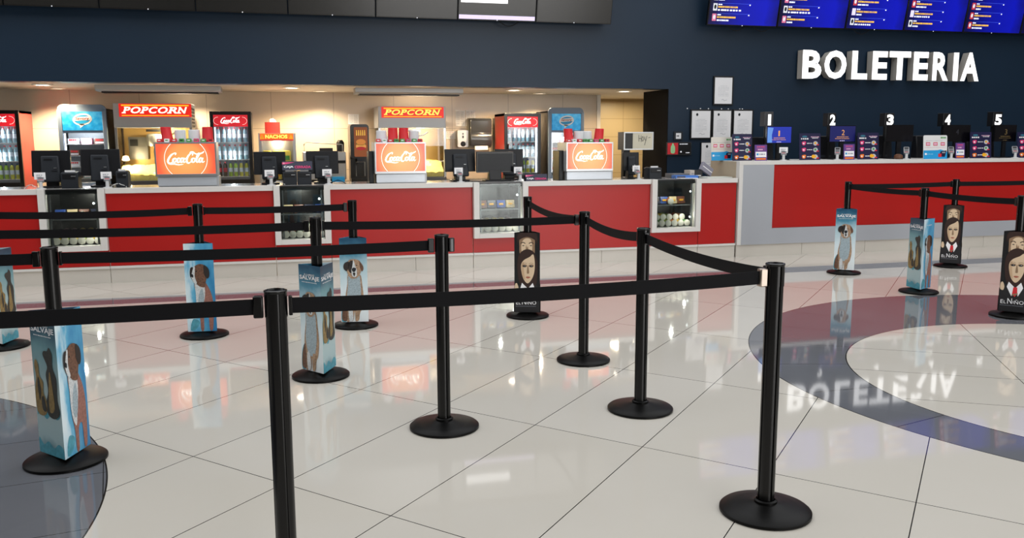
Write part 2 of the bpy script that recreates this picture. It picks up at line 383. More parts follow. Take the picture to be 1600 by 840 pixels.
struct('ceiling', MB().box(-14, 8.5, YW+.25, 14.6, ZS, ZS+.12, WC))
# far side of the hall, behind the viewer: wall with the glazed daylight front
wr = MB(); wr.box(-14, 2.6, -8, -7.8, 0, 6.2, HALL); wr.box(10.6, 18, -8, -7.8, 0, 6.2, HALL); wr.box(2.6, 10.6, -8, -7.8, 4.4, 6.2, HALL)
struct('wall_rear', wr)
wf = MB()
for i in range(5): wf.box(2.6+i*2-.04, 2.6+i*2+.04, -7.95, -7.87, 0, 4.4, MULL)
wf.box(2.6, 10.6, -7.95, -7.87, 2.5, 2.58, MULL)
struct('window_1', wf)
struct('wall_left', MB().box(-14.2, -14, -8, 18, 0, 6.2, HALL))
struct('shade_wall_right', MB().box(12.3, 12.5, -8, 18, 0, 6.2, HALL))  # unseen dark wall, set close in to cut light at the right end

struct('shade_slab_rear', MB().box(-14, 1.5, -8, .8, 6.2, 6.4, HALL))  # unseen slab added to darken the rear-left floor that the screens reflect
# ceiling downlights over the food counter (real lamps under the soffit)
DLR = M('downlight rim', 'f2ede4', .5); DLE = M('downlight lens', 'fff1dc', emit=14)
for i, (px, py, lab) in enumerate([(66, 127, 'recessed downlight above the left wall beside the red-sided fridge'), (455, 134, 'recessed downlight between the two steel exhaust hoods'),
        (803, 138, 'recessed downlight above the paper towel dispenser and black fridge'), (975, 139.5, 'recessed downlight at the tan corridor, rightmost of the downlights')]):
    Yd = 12.0; X = at(px, py, Yd).x
    t = thing('downlight', lab, 'ceiling light', (X, Yd, ZS), 0, 'recessed downlights over the food counter')
    MB().lathe([(.085, 0), (.115, 0), (.12, -.008), (.105, -.014), (.085, -.01)], DLR, 24, cap=False).build('rim', t)
    MB().lathe([(.001, -.006), (.085, -.008), (.088, -.002)], DLE, 24, cap=False).build('lens', t)
    lamp('downlight_lamp', 'SPOT', (X, Yd+.35, ZS-.03), (115, 115, 115, 45)[i], (1, .72, .42), .03, (0.25, 0, 0), 2.2)
for i, (px, py, lab) in enumerate([(90, 133, 'back row downlight near the left end of the kitchen'), (300, 137, 'back row downlight over the left popcorn machine'), (500, 137, 'back row downlight near the tall black drinks machine'), (655, 140, 'back row downlight over the right popcorn machine'), (843, 142, 'back row downlight before the right drinks fridge')]):
    X = at(px, py, 12.85).x
    t = thing('downlight', lab, 'ceiling light', (X, 12.85, ZS), 0, 'recessed downlights over the food counter')
    MB().lathe([(.07, 0), (.095, 0), (.10, -.006), (.085, -.010), (.07, -.008)], DLR, 24, cap=False).build('rim', t)
    MB().lathe([(.001, -.004), (.07, -.006), (.072, -.002)], M('soft downlight lens', 'ffe9c8', emit=2.5), 24, cap=False).build('lens', t)
    lamp('downlight_lamp', 'SPOT', (X, 12.80, ZS-.03), 85, (1, .80, .56), .03, (-.15, 0, 0), 2.6)
lamp('corridor_lamp', 'AREA', (5.6, 13.6, ZS-.05), 25, (1, .86, .62), .6)

# ================================================================ COUNTERS
YC = 9.4                      # plane of both counter fronts
ZT = .953                     # food counter top
CASES = [(-2.30, -1.70), (-.085, .49), (2.035, 2.655), (4.15, 4.77)]
edges = [-8.0]+[q for c in CASES for q in c]+[5.262]
WT = M('grey stone worktop', '8f8f8e', .18)
secl = ['red front counter section at the left edge, left of the first display case', 'red front counter section between the first and second display cases',
        'red front counter section between the second and third display cases', 'red front counter section between the third and fourth display cases',
        'short red front counter section between the fourth display case and the ticket counter']
for i in range(5):
    x0, x1 = edges[2*i], edges[2*i+1]; xc = (x0+x1)/2; w = (x1-x0)/2
    t = thing('food_counter', secl[i], 'counter', (xc, YC, 0), 0, 'red sections of the food counter')
    MB().box(-w+.002, w-.002, .06, .62, .15, .905, BEIGE).build('body', t)
    MB().box(-w+.004, w-.004, .03, .06, .172, .9, RED).build('front_panel', t)
    MB().box(-w+.002, w-.002, 0, .07, .9, ZT, WHITE).build('top_trim', t, bevel=.002)
    MB().box(-w+.002, w-.002, .012, .06, .147, .17, WHITE).build('bottom_trim', t)
    sk = MB(); k = x0
    while k < x1-.01:
        k2 = min(x1, k+.9); sk.box(k-xc+.002, k2-xc-.002, .03, .055, 0, .147, SKIRT); k = k2
    sk.build('skirting', t)
wt = MB().box(-8, 5.262, YC+.072, YC+.62, ZT-.045, ZT-.002, WT)
wo = wt.shift((0, -YC, 0)).build('worktop', loc=(0, YC, 0), bevel=.002); tag(wo, 'long grey stone worktop of the red food counter', 'worktop')

LIDM = M('grey can lid', 'b3b0a6', .5); CASEI = M('black case lining', '08080a', .3)
CANC = [M('yellow can', 'd9b72e', .4), M('green can', '4f8a3c', .4), M('orange can', 'd0742a', .4), M('dark red can', '7b2320', .4), M('lime can', '9db43a', .4)]
BAGC = [M('blue snack bag', '2c4c96', .3), M('cream snack bag', 'c9b48c', .35), M('brown snack bag', '6e3b28', .35), M('navy snack bag', '1c2340', .3)]
def can_proto(c):
    t = thing('snack_can', 'x', 'snack can')
    MB().lathe([(.036, .012), (.036, .22)], c, 20, axis='y').build('tube', t)
    MB().lathe([(.034, 0), (.0385, .002), (.0385, .014), (.036, .016)], LIDM, 20, axis='y').build('lid', t)
    return t
cans = [can_proto(c) for c in CANC]; used = [False]*len(cans)
canname = ['yellow', 'green', 'orange', 'dark red', 'lime green']
def put_can(ci, loc, label, group):
    if not used[ci]:
        used[ci] = True; t = cans[ci]; t.location = loc; t['label'] = label; t['group'] = group; t.rotation_euler = (.0, 0, 0)
    else: t = dup(cans[ci], loc, 0, label, group)
    return t
cl = ['first display case from the left, black inside with snack cans', 'second display case from the left, under the two small receipt printers',
      'third display case from the left, bright with reflected daylight, under the front-facing screen', 'fourth display case from the left, nearest the ticket counter, with tilted snack cans']
ordn = ['first', 'second', 'third', 'fourth']
for i, (x0, x1) in enumerate(CASES):
    xc = (x0+x1)/2; w = (x1-x0)/2; zb = .335
    t = thing('display_case', cl[i], 'display case', (xc, YC, 0), 0, 'glass display cases set into the food counter')
    fr = MB(); fr.box(-w, -w+.062, -.035, .068, zb, ZT, WHITE); fr.box(w-.062, w, -.035, .068, zb, ZT, WHITE); fr.box(-w+.062, w-.062, -.035, .10, zb, zb+.05, WHITE)
    fr.build('frame', t, bevel=.002)
    a = w-.062
    inn = MB(); inn.box(-a-.004, -a, .1, .6, zb+.03, .904, CASEI); inn.box(a, a+.004, .1, .6, zb+.03, .904, CASEI); inn.box(-a, a, .58, .6, zb+.03, .904, CASEI); inn.box(-a, a, .1, .6, zb+.02, zb+.052, CASEI)
    inn.build('cabinet', t); MB().box(-a+.002, a-.002, .012, .066, .9, ZT-.006, CASEI).build('top_band', t)
    MB().box(-w+.004, w-.004, .03, .06, .172, zb, RED).build('front_panel', t)
    MB().box(-w+.004, w-.004, .012, .06, .147, .17, WHITE).build('bottom_trim', t)
    MB().box(-w+.004, w-.004, .03, .055, 0, .147, SKIRT).build('skirting', t)
    MB().box(-a+.002, a-.002, .0, .006, zb+.052, ZT-.02, GLASSD).build('glass', t)
    sh = MB().box(-a, a, .12, .5, zb+.30, zb+.308, GLASSD); sh.box(-a, a, .115, .122, zb+.298, zb+.312, STEELD); sh.build('shelf', t)
    MB().box(a-.035, a-.02, .03, .05, zb+.06, ZT-.03, STEELD).box(-a+.02, -a+.035, .03, .05, zb+.06, ZT-.03, STEELD).build('corner_posts', t)
    for zz in (.47, .17): MB().lathe([(.001, 0), (.009, .002), (.011, .008)], LEDW, 12, (a-.05, .02, zb+zz), 'y').build('led_spot', t)
    lamp('showcase_lamp', 'POINT', (xc, YC+.035, .88), 3.5, (1, .93, .82), .02); lamp('showcase_lamp', 'POINT', (x1-.15, YC+.035, zb+.2), 1.8, (1, .93, .82), .015)
    n = [6, 6, 6, 6][i]
    for k in range(n):
        ci = [[0, 4, 0, 4, 0, 2], [0, 2, 1, 0, 4, 1], [2, 1, 0, 4, 1, 0], [2, 1, 4, 2, 0, 1]][i][k]
        X = xc-a+.045+k*(2*a-.09)/(n-1)
        put_can(ci, (X, YC+.10, zb+.052+.041), '%s snack can, %s from left in the bottom row of the %s display case' % (canname[ci], ORD[k], ordn[i]), 'snack cans in the display cases')
        if k < n-1:
            c2 = (ci+k+3) % 5
            put_can(c2, (X+.04, YC+.16, zb+.052+.041+.068), '%s snack can, %s from left in the upper row of the %s display case' % (canname[c2], ORD[k], ordn[i]), 'snack cans in the display cases')
    for k in range(4):
        X = xc-a+.08+k*.11; g = MB(); cc = BAGC[(k+i) % 4]
        g.ext([(-.048, 0), (.048, 0), (.052, .02), (.046, .05), (.05, .085), (-.05, .085), (-.045, .045), (-.052, .02)], 0, .05, cc)
        g.rotx(-.3); Art(g, (-.04, -.0, .02), step=.002).rect(.01, .01, .06, .03, YEL)
        o = g.build('snack_bag', loc=(X, YC+.17+.01*(k % 2), zb+.322), bevel=.004)
        tag(o, '%s, %s from the left on the upper shelf of the %s display case' % (cc.name, ORD[k], ordn[i]), 'snack bag', 'snack bags in the display cases')
    if i == 3 or i == 0:
        put_can(2, (xc+(.0 if i == 3 else .06), YC+.13, zb+.308+.04), 'orange snack can lying alone on the upper shelf of the %s display case' % ordn[i], 'snack cans in the display cases')

# ticket counter
X0 = 5.276; XT = 5.739; XE = 12.0; ZK = 1.152
t = thing('ticket_counter', 'tall grey and red ticket counter with a white top edge under the BOLETERIA sign', 'counter', (X0, YC, 0))
W = XE-X0; a = XT-X0
MB().box(.005, W, .04, .72, .15, 1.1, GREYP).build('body', t)
MB().box(.05, a, 0, .04, .148, 1.107, GREYP).box(a, W, 0, .04, .148, .34, GREYP).build('grey_panel', t)
MB().box(a+.004, W, .022, .05, .342, 1.105, RED).build('red_panel', t)
MB().box(0, W, 0, .72, 1.107, ZK, WHITE).build('top_edge', t, bevel=.002)
MB().box(0, .05, 0, .08, .148, 1.107, WHITE).build('end_trim', t)
MB().box(-.006, .006, .08, .72, .15, ZK-.006, TAN).build('side_panel', t)
sk = MB(); k = 0
while k < W: sk.box(k+.002, min(W, k+.9)-.002, .02, .05, 0, .147, SKIRT); k += .9
sk.build('skirting', t)

# ================================================================ STANCHIONS AND BELTS
R0 = .0325; ZP = .97
def pole_outline(r, notch=.0065, dep=.006):
    pts = []
    for q in range(4):
        c = math.radians(45+90*q); h = math.asin(notch/2/r)
        n = 8; a0 = c-PI/4+math.asin(notch/2/r)-0; 
        s0, s1 = math.radians(90*q)+h, math.radians(90*(q+1))-h
        for i in range(n+1):
            a = s0+(s1-s0)*i/n; pts.append((r*math.cos(a), r*math.sin(a)))
        e = math.radians(90*(q+1)); d = Vector((math.cos(e), math.sin(e))); nn = Vector((-d.y, d.x))
        for sgn in (-1, 1):
            p = d*(r-dep)+nn*sgn*notch/2; pts.append((p.x, p.y))
    return pts
proto = thing('stanchion', 'x', 'stanchion')
MB().lathe([(.168, 0), (.173, .003), (.173, .013), (.166, .019), (.12, .027), (.07, .036), (.045, .041), (.043, .042)], BASEM, 56).build('base', proto)
MB().lathe([(.044, .040), (.044, .050), (.036, .054)], BASEM, 32, cap=False).build('collar', proto)
MB().extz(pole_outline(R0), .045, ZP-.085, BLK, True).build('pole', proto)
hd = MB().extz(pole_outline(.0345), ZP-.085, ZP-.008, BLK, True); hd.lathe([(.0345, ZP-.010), (.036, ZP-.006), (.036, ZP-.002), (.031, ZP), (.028, ZP), (.026, ZP-.004)], BLK, 32)
hd.build('head', proto)
posts = {'A': (-.032, 2.748), 'B': (.739, 4.150), 'C': (1.797, 4.160), 'D': (1.755, 2.840), 'E': (1.849, 5.216), 'F': (1.891, 6.693), 'G': (.511, 6.700), 'H': (.185, 5.288),
         'I': (-.594, 6.660), 'J': (-.988, 4.144), 'K': (-1.93, 6.66), 'L': (-1.90, 5.36), 'M': (-2.25, 4.20), 'N': (-1.75, 2.80),
         'P': (5.751, 7.977), 'Q': (5.698, 6.776), 'R': (7.179, 8.066), 'S': (5.66, 5.645), 'T': (8.75, 8.15)}
plab = {'A': 'nearest black stanchion, left of centre, foot cut off by the bottom edge', 'B': 'black stanchion without poster in the middle, spare clip on its right side', 'C': 'black stanchion without poster just left of the nearest right-hand stanchion', 'D': 'large near black stanchion at lower right with a silver belt clip', 'E': 'black stanchion without poster where the second row meets the sagging belts', 'F': 'black stanchion with dark film poster before the third display case', 'G': 'black stanchion with dog poster at the right end of the back belt', 'H': 'black stanchion with two-faced dog poster in the second row', 'I': 'black stanchion with standing-dog poster in the back row at left', 'J': 'black stanchion at lower left with a big two-faced dog poster', 'K': 'black stanchion at the far left edge, only its base showing', 'L': 'black stanchion outside the left edge holding the second belt row', 'M': 'black stanchion outside the left edge holding the third belt row', 'N': 'black stanchion outside the left edge holding the nearest belt row', 'P': 'black stanchion with sitting-dog poster, leftmost before the ticket counter', 'Q': 'black stanchion with two-faced dog poster before the ticket counter', 'R': 'black stanchion with dark film poster nearest the ticket counter', 'S': 'black stanchion with large dark film poster at the right edge', 'T': 'black stanchion outside the right edge before the ticket counter'}
for n, (x, y) in posts.items():
    if n == 'A': proto.location = (x, y, 0); proto['label'] = plab[n]; proto['group'] = 'queue stanchions'; proto.rotation_euler = (0, 0, .25)
    else: dup(proto, (x, y, 0), {'D': .1, 'B': .3}.get(n, .2), plab[n], 'queue stanchions')
def belt(a, b, label, sag=.0, clip=BLK, za=.918, zb=.918):
    A = Vector((*posts[a], za)); B = Vector((*posts[b], zb)); d = (B-A).normalized(); A = A+d*.041; B = B-d*.064; L = (B-A).length
    rz = math.atan2(d.y, d.x); t = thing('barrier_belt', label, 'belt', A, rz, 'retractable queue belts')
    mb = MB(); n = 24; vs = []; h = .0245; w = .0013
    for i in range(n+1):
        u = i/n; x = u*L; z = (zb-za)*u-4*sag*u*(1-u)
        vs += [(x, -w, z-h), (x, w, z-h), (x, w, z+h), (x, -w, z+h)]
    fs = [(4*i+k, 4*i+(k+1) % 4, 4*i+4+(k+1) % 4, 4*i+4+k) for i in range(n) for k in range(4)]+[(3, 2, 1, 0), (4*n, 4*n+1, 4*n+2, 4*n+3)]
    mb.add(vs, fs, BELT); mb.build('webbing', t)
    MB().box(L-.004, L+.026, -.014, .014, -.034, .034, clip).build('end_clip', t, bevel=.004)
    MB().box(-.003, .008, -.012, .012, -.03, .03, BLK).build('cassette_slot', t, bevel=.002)
BL = 'black belt '
belt('K', 'I', BL+'of the back row running in from the left photo edge', .012)
belt('I', 'G', BL+'of the back row between the two dog poster stanchions', .006)
belt('L', 'H', BL+'of the second row running in from the left edge', .01)
belt('H', 'E', BL+'of the second row crossing in front of the third display case', .008)
belt('M', 'J', BL+'of the third row, short piece at the left edge', .004)
belt('J', 'B', BL+'of the third row from the big dog poster stanchion to the middle', .008)
belt('N', 'A', BL+'of the nearest row left of the near stanchion', .006)
belt('A', 'D', BL+'of the nearest row, long one crossing the middle of the photo', .012, SILV)
belt('F', 'E', BL+'sagging from the dark film poster stanchion towards the viewer', .035)
belt('E', 'C', BL+'sagging in the middle of the diagonal run', .025)
belt('C', 'D', BL+'sagging at the near end of the diagonal run', .02)
belt('P', 'R', BL+'along the ticket counter between poster stanchions', .006)
belt('R', 'T', BL+'along the ticket counter running out at the right edge', .006)
belt('P', 'Q', BL+'from the sitting-dog poster stanchion towards the viewer', .01)
belt('Q', 'S', BL+'from the two-faced dog poster stanchion to the right edge', .01)
t = thing('belt_connector', 'spare black belt clip on the right side of the middle stanchion', 'belt clip', (posts['B'][0], posts['B'][1], .918), 0)
MB().box(.034, .062, -.012, .012, -.034, .034, BLK).build('clip_body', t, bevel=.004); MB().box(.044, .052, -.016, -.012, -.03, .03, STEELD).build('catch', t)

# ---- printed three-sided sleeves
SID = .205; HS = .645; RI = SID/(2*math.sqrt(3)); RC = SID/math.sqrt(3)
P_SKY = ramp_mat('printed winter sky', [(0, 'eef6f8'), (.4, 'dcebf1'), (.66, 'b4d2dc'), (.82, '4f8da6'), (1, '1f4f6d')], 'Z', 0, HS, .25, 9)
P_MIST = ramp_mat('printed misty sky', [(0, '2f6f83'), (.14, 'a8c4c8'), (.4, 'b4c6c6'), (.72, '6f9ea6'), (.85, '2f5f73'), (1, '1d3c52')], 'Z', 0, HS, .22, 9)
P_ICE = ramp_mat('printed blue ice', [(0, '2a7fb5'), (.36, '5fb2d6'), (.5, 'cfe8f2'), (.64, 'e2f1f6'), (1, 'f0f7fa')], 'X', -.12, .12, .9, 14, nstretch=(1, 1, .35))
P_NIGHT = ramp_mat('printed dark coat', [(0, '0c0b0c'), (.5, '17181a'), (1, '101215')], 'Z', 0, HS, .3, 10)
FURW = M('white fur print', 'cfd3d4', .5, var=.5, scale=110); FURG = M('blue grey fur print', '9fb0b8', .5, var=.5, scale=110); FURB = M('brown fur print', '6b4a38', .5, var=1.0, scale=90)
FURT = M('tan fur print', 'a98b70', .5, var=.8, scale=90); FURD = M('dark fur print', '2b2421', .5, var=.3, scale=50); FURR = M('reddish fur print', '96665a', .5, var=.6, scale=70)
SPL = M('teal splash print', '4f9db0', .5, var=.5, scale=40); ROCK = M('gold rock print', '8d7546', .5, var=.6, scale=60); ROCKD = M('dark rock print', '353530', .5, var=.5, scale=60)
FACE = M('pale face print', 'd8bfa0', .5, var=.05); FACED = M('shaded face print', '8f7359', .5); HAIR = M('brown hair print', '2f1a14', .5, var=.3, scale=50); COATP = M('coat print', '1c1c1f', .5)
def film_title(A, s=1.0, dark=False):
    A.text('EL LLAMADO', .055, .583, .095, .010, WH, 2, .01); A.text('SALVAJE', .010, .550, .186, .032, WH, 2, .025)
    A.dashes(.03, .540, .145, .004, WH, 2, 12)
def art_front_dog(mb, O, U, N):
    A = Art(mb, O, U, (0, 0, 1), N); A.clip = (SID, HS)
    q = lambda pts, m, k: A.blob([(x*SID, y*SID) for x, y in pts], m, k)
    q([(.02, .02), (.3, .1), (.5, .5), (.3, .9), (.05, .6)], SPL, 1)
    q([(.2, .03), (.16, .6), (.18, 1.0), (.26, 1.45), (.3, 1.8), (.72, 1.8), (.8, 1.4), (.84, .9), (.78, .5), (.7, .35), (.62, .05), (.52, .05), (.5, .4), (.44, .05), (.32, .03)], FURT, 2)
    q([(.24, .9), (.28, 1.4), (.32, 1.78), (.68, 1.78), (.74, 1.4), (.74, .95), (.62, .5), (.36, .5)], FURG, 3)
    q([(.3, .03), (.28, .5), (.4, .55), (.44, .1)], FURW, 4); q([(.52, .04), (.54, .5), (.66, .5), (.66, .1)], FURT, 4)
    q([(.04, .1), (.06, .5), (.2, .8), (.22, .1)], FURB, 3)
    q([(.26, 1.9), (.24, 2.15), (.36, 2.34), (.56, 2.36), (.74, 2.28), (.78, 2.05), (.74, 1.82), (.6, 1.66), (.42, 1.64), (.32, 1.74)], FURT, 5)
    q([(.3, 2.28), (.16, 2.2), (.14, 2.02), (.24, 1.92), (.3, 2.0), (.36, 2.2)], FURD, 6); q([(.72, 2.28), (.84, 2.12), (.86, 1.98), (.8, 1.9), (.74, 2.05)], FURB, 6)
    q([(.3, 2.0), (.34, 2.26), (.5, 2.3), (.48, 2.0), (.4, 1.84)], FURD, 6); q([(.5, 2.34), (.46, 2.1), (.42, 1.92), (.46, 1.72), (.6, 1.72), (.62, 1.95), (.57, 2.1)], FURW, 7)
    q([(.44, 2.0), (.5, 2.05), (.59, 2.02), (.57, 1.93), (.51, 1.88), (.45, 1.93)], INKD, 8); q([(.47, 1.85), (.52, 1.72), (.56, 1.85)], FURD, 8)
    for x in (.39, .62): A.ell(x*SID, 2.13*SID, .005, .005, INKD, 8, 10)
    film_title(A)
def art_group(mb, O, U, N):
    A = Art(mb, O, U, (0, 0, 1), N); A.clip = (SID, HS)
    q = lambda pts, m, k: A.blob([(x*SID, y*SID) for x, y in pts], m, k)
    q([(.02, .0), (.98, .0), (.98, .22), (.8, .3), (.6, .18), (.4, .3), (.2, .2), (.02, .34)], SPL, 1)
    q([(.05, .85), (.2, .95), (.4, .8), (.6, .95), (.8, .85), (.95, .95), (.9, 1.15), (.5, 1.1), (.1, 1.1)], SPL, 1)
    q([(.06, .95), (.04, 1.4), (.12, 1.7), (.08, 1.95), (.14, 2.1), (.24, 1.98), (.25, 1.75), (.38, 1.62), (.36, 1.4), (.46, 1.2), (.44, .95), (.25, .86)], ROCK, 3)
    q([(.5, .92), (.44, 1.15), (.56, 1.45), (.52, 1.8), (.6, 2.0), (.46, 2.22), (.5, 2.32), (.64, 2.34), (.72, 2.42), (.82, 2.28), (.8, 2.0), (.92, 1.75), (.9, 1.3), (.96, 1.0), (.74, .86)], ROCKD, 3)
    q([(.58, 1.0), (.6, 1.5), (.68, 1.9), (.74, 1.6), (.78, 1.1)], ROCK, 4); q([(.3, 1.0), (.28, 1.25), (.38, 1.3), (.44, 1.0)], ROCKD, 4); q([(.2, 1.2), (.16, 1.6), (.22, 1.7), (.28, 1.4)], ROCKD, 4)
    film_title(A)
def art_side_dog(mb, O, U, N):
    A = Art(mb, O, U, (0, 0, 1), N); A.clip = (SID, HS)
    q = lambda pts, m, k: A.blob([(x*SID, y*SID) for x, y in pts], m, k)
    q([(.1, .05), (.3, .1), (.42, .35), (.2, .45)], SPL, 1)
    q([(.46, .05), (.44, .5), (.36, .9), (.34, 1.4), (.32, 1.75), (.6, 1.85), (.8, 1.55), (.9, 1.2), (.92, .8), (.9, .4), (.86, .06), (.76, .06), (.74, .5), (.68, .62), (.58, .5), (.56, .06)], FURR, 2)
    q([(.36, .9), (.34, 1.4), (.34, 1.75), (.6, 1.8), (.66, 1.4), (.58, .95), (.5, .6)], FURW, 3)
    q([(.42, .9), (.44, 1.3), (.56, 1.55), (.62, 1.2), (.54, .8)], FURG, 4)
    q([(.28, 1.8), (.2, 2.0), (.22, 2.15), (.3, 2.3), (.5, 2.42), (.7, 2.36), (.78, 2.1), (.72, 1.85), (.66, 1.6), (.5, 1.62), (.4, 1.7)], FURB, 5)
    q([(.22, 1.98), (.2, 2.1), (.28, 2.28), (.36, 2.32), (.34, 2.0), (.4, 1.74), (.3, 1.76)], FURW, 6); q([(.2, 2.0), (.22, 2.08), (.29, 2.04), (.28, 1.95)], INKD, 7)
    q([(.66, 2.38), (.82, 2.25), (.84, 2.0), (.76, 1.9), (.66, 2.05)], FURD, 6); q([(.3, 2.3), (.22, 2.3), (.18, 2.14), (.2, 1.95), (.26, 2.15)], FURD, 7)
    A.ell(.4*SID, 2.16*SID, .005, .005, INKD, 7, 10)
    A.text('EL LLAMADO', .055, .583, .095, .010, WH, 2, .01)
def art_portrait(mb, O, U, N):
    A = Art(mb, O, U, (0, 0, 1), N); A.clip = (SID, HS)
    q = lambda pts, m, k: A.blob([(x*SID, y*SID) for x, y in pts], m, k)
    # upper, cropped face
    q([(.22, 2.3), (.2, 2.6), (.22, 2.92), (.5, 3.02), (.78, 2.92), (.8, 2.6), (.78, 2.3), (.6, 2.1), (.4, 2.1)], FACED, 1)
    q([(.3, 2.35), (.28, 2.7), (.4, 2.9), (.62, 2.9), (.7, 2.65), (.66, 2.3), (.5, 2.2)], FACE, 2)
    q([(.18, 3.12), (.12, 2.7), (.2, 2.86), (.5, 2.98), (.8, 2.86), (.88, 2.7), (.84, 3.12)], HAIR, 3)
    for s in (-1, 1):
        A.stroke([((.5+s*.07)*SID, 2.72*SID), ((.5+s*.16)*SID, 2.77*SID), ((.5+s*.25)*SID, 2.72*SID)], .006, HAIR, 3); A.ell((.5+s*.15)*SID, 2.64*SID, .009, .0035, INKD, 3, 10)
    q([(.46, 2.66), (.45, 2.42), (.5, 2.37), (.55, 2.42), (.53, 2.62), (.5, 2.55)], FACED, 3)
    # hair and face of the lower figure
    q([(.2, 1.2), (.12, 1.7), (.14, 2.15), (.3, 2.42), (.55, 2.5), (.78, 2.36), (.9, 2.0), (.9, 1.5), (.84, 1.1), (.6, .95), (.4, .95)], HAIR, 4)
    q([(.3, 1.5), (.26, 1.85), (.36, 2.06), (.6, 2.2), (.74, 2.3), (.8, 2.0), (.78, 1.6), (.68, 1.32), (.53, 1.16), (.4, 1.26)], FACE, 5)
    for x in (.4, .66):
        A.ell(x*SID, 1.85*SID, .021, .011, FACED, 6, 14); A.ell(x*SID, 1.835*SID, .014, .0075, INKD, 7, 12); A.ell(x*SID+.003, 1.85*SID, .0025, .002, WH, 8, 8); A.stroke([((x-.09)*SID, 1.93*SID), (x*SID, 1.96*SID), ((x+.09)*SID, 1.93*SID)], .0025, FACED, 7)
    q([(.52, 1.85), (.49, 1.58), (.53, 1.54), (.58, 1.58), (.55, 1.8)], FACED, 6); q([(.44, 1.4), (.53, 1.43), (.63, 1.4), (.53, 1.35)], M('lip print', 'a8604e', .5), 6); q([(.3, 1.5), (.28, 1.85), (.36, 2.0), (.38, 1.6), (.42, 1.3)], M('soft cheek shade print', 'c4a584', .5), 6)
    # coat, collar, tie, hand
    A.poly([(x*SID, y*SID) for x, y in [(0, 0), (1, 0), (1, .9), (.86, 1.1), (.7, 1.0), (.53, .6), (.36, 1.0), (.2, 1.1), (0, .9)]], COATP, 5)
    A.poly([(x*SID, y*SID) for x, y in [(.3, 1.18), (.5, .98), (.42, .62), (.24, .98)]], WH, 7); A.poly([(x*SID, y*SID) for x, y in [(.72, 1.18), (.8, .96), (.64, .62), (.56, .98)]], WH, 7)
    A.poly([(x*SID, y*SID) for x, y in [(.47, .98), (.6, .98), (.62, .72), (.53, .6), (.44, .72)]], REDP, 8); A.poly([(x*SID, y*SID) for x, y in [(.44, .7), (.63, .76), (.63, .7), (.44, .64)]], FACED, 9)
    q([(.02, .9), (.03, 1.12), (.1, 1.16), (.16, 1.0), (.14, .86), (.08, .84)], FACE, 8)
    A.rect(0.002, .004, SID-.002, .115, COATP, 9)
    for c, u, v, w_, h_ in (('E', .014, .066, .018, .030), ('L', .037, .066, .015, .024), ('N', .062, .066, .032, .044), ('I', .101, .070, .004, .020), ('Ñ', .112, .066, .026, .036), ('O', .144, .066, .032, .028)):
        A.text(c, u, v, w_, h_, WH, 12, 0)
    A.dashes(.012, .05, .165, .003, INK, 10, 14)
def sleeve(name, post, ang, kind, label, scale=1):
    x, y = posts[post]; base = math.atan2(-y, -x)-math.radians(ang)   # direction the first printed face looks
    t = thing(name, label, 'poster sleeve', (x, y, .043), base+PI/2, 'three-sided printed sleeves on the stanchions')
    for k in range(3):
        a = -PI/2+k*2*PI/3; N = Vector((math.cos(a), math.sin(a), 0)); U = Vector((-N.y, N.x, 0)); C = N*RI
        bgm = {'p': (P_SKY, P_MIST, P_ICE)[k], 'n': P_NIGHT}[kind]
        mb = MB(); L0 = C-U*SID/2; L1 = C+U*SID/2; th = .002
        i0 = L0*(1-.03); i1 = L1*(1-.03)
        mb.add([L0, L1, L1+Vector((0, 0, HS)), L0+Vector((0, 0, HS)), i0, i1, i1+Vector((0, 0, HS)), i0+Vector((0, 0, HS))],
               [(0, 1, 2, 3), (5, 4, 7, 6), (3, 2, 6, 7), (1, 0, 4, 5), (0, 3, 7, 4), (2, 1, 5, 6)], bgm)
        (( art_front_dog, art_group, art_side_dog)[k] if kind == 'p' else art_portrait)(mb, L0, U, N)
        mb.build('printed_panel', t)
    return t
sleeve('poster_sleeve', 'J', 62+120, 'p', 'big dog film sleeve at lower left, misty left face, standing dog right face')
sleeve('poster_sleeve', 'H', 52, 'p', 'dog film sleeve in the second row, two faces with white title')
sleeve('poster_sleeve', 'G', 4, 'p', 'dog film sleeve in the back row, flat to the viewer, right of the two-faced one')
sleeve('poster_sleeve', 'I', 12+240, 'p', 'standing-dog film sleeve in the back row on pale and deep blue')
sleeve('poster_sleeve', 'K', 60, 'p', 'dog film sleeve cut off by the left edge of the photo')
sleeve('poster_sleeve', 'P', 2, 'p', 'sitting-dog film sleeve, leftmost before the ticket counter')
sleeve('poster_sleeve', 'Q', 55+120, 'p', 'two-faced dog film sleeve before the ticket counter')
sleeve('poster_sleeve', 'F', 4, 'n', 'dark portrait film sleeve in front of the third display case')
sleeve('poster_sleeve', 'R', 4, 'n', 'dark portrait film sleeve nearest the ticket counter')
sleeve('poster_sleeve', 'S', 4, 'n', 'large dark portrait film sleeve cut by the right edge of the photo')

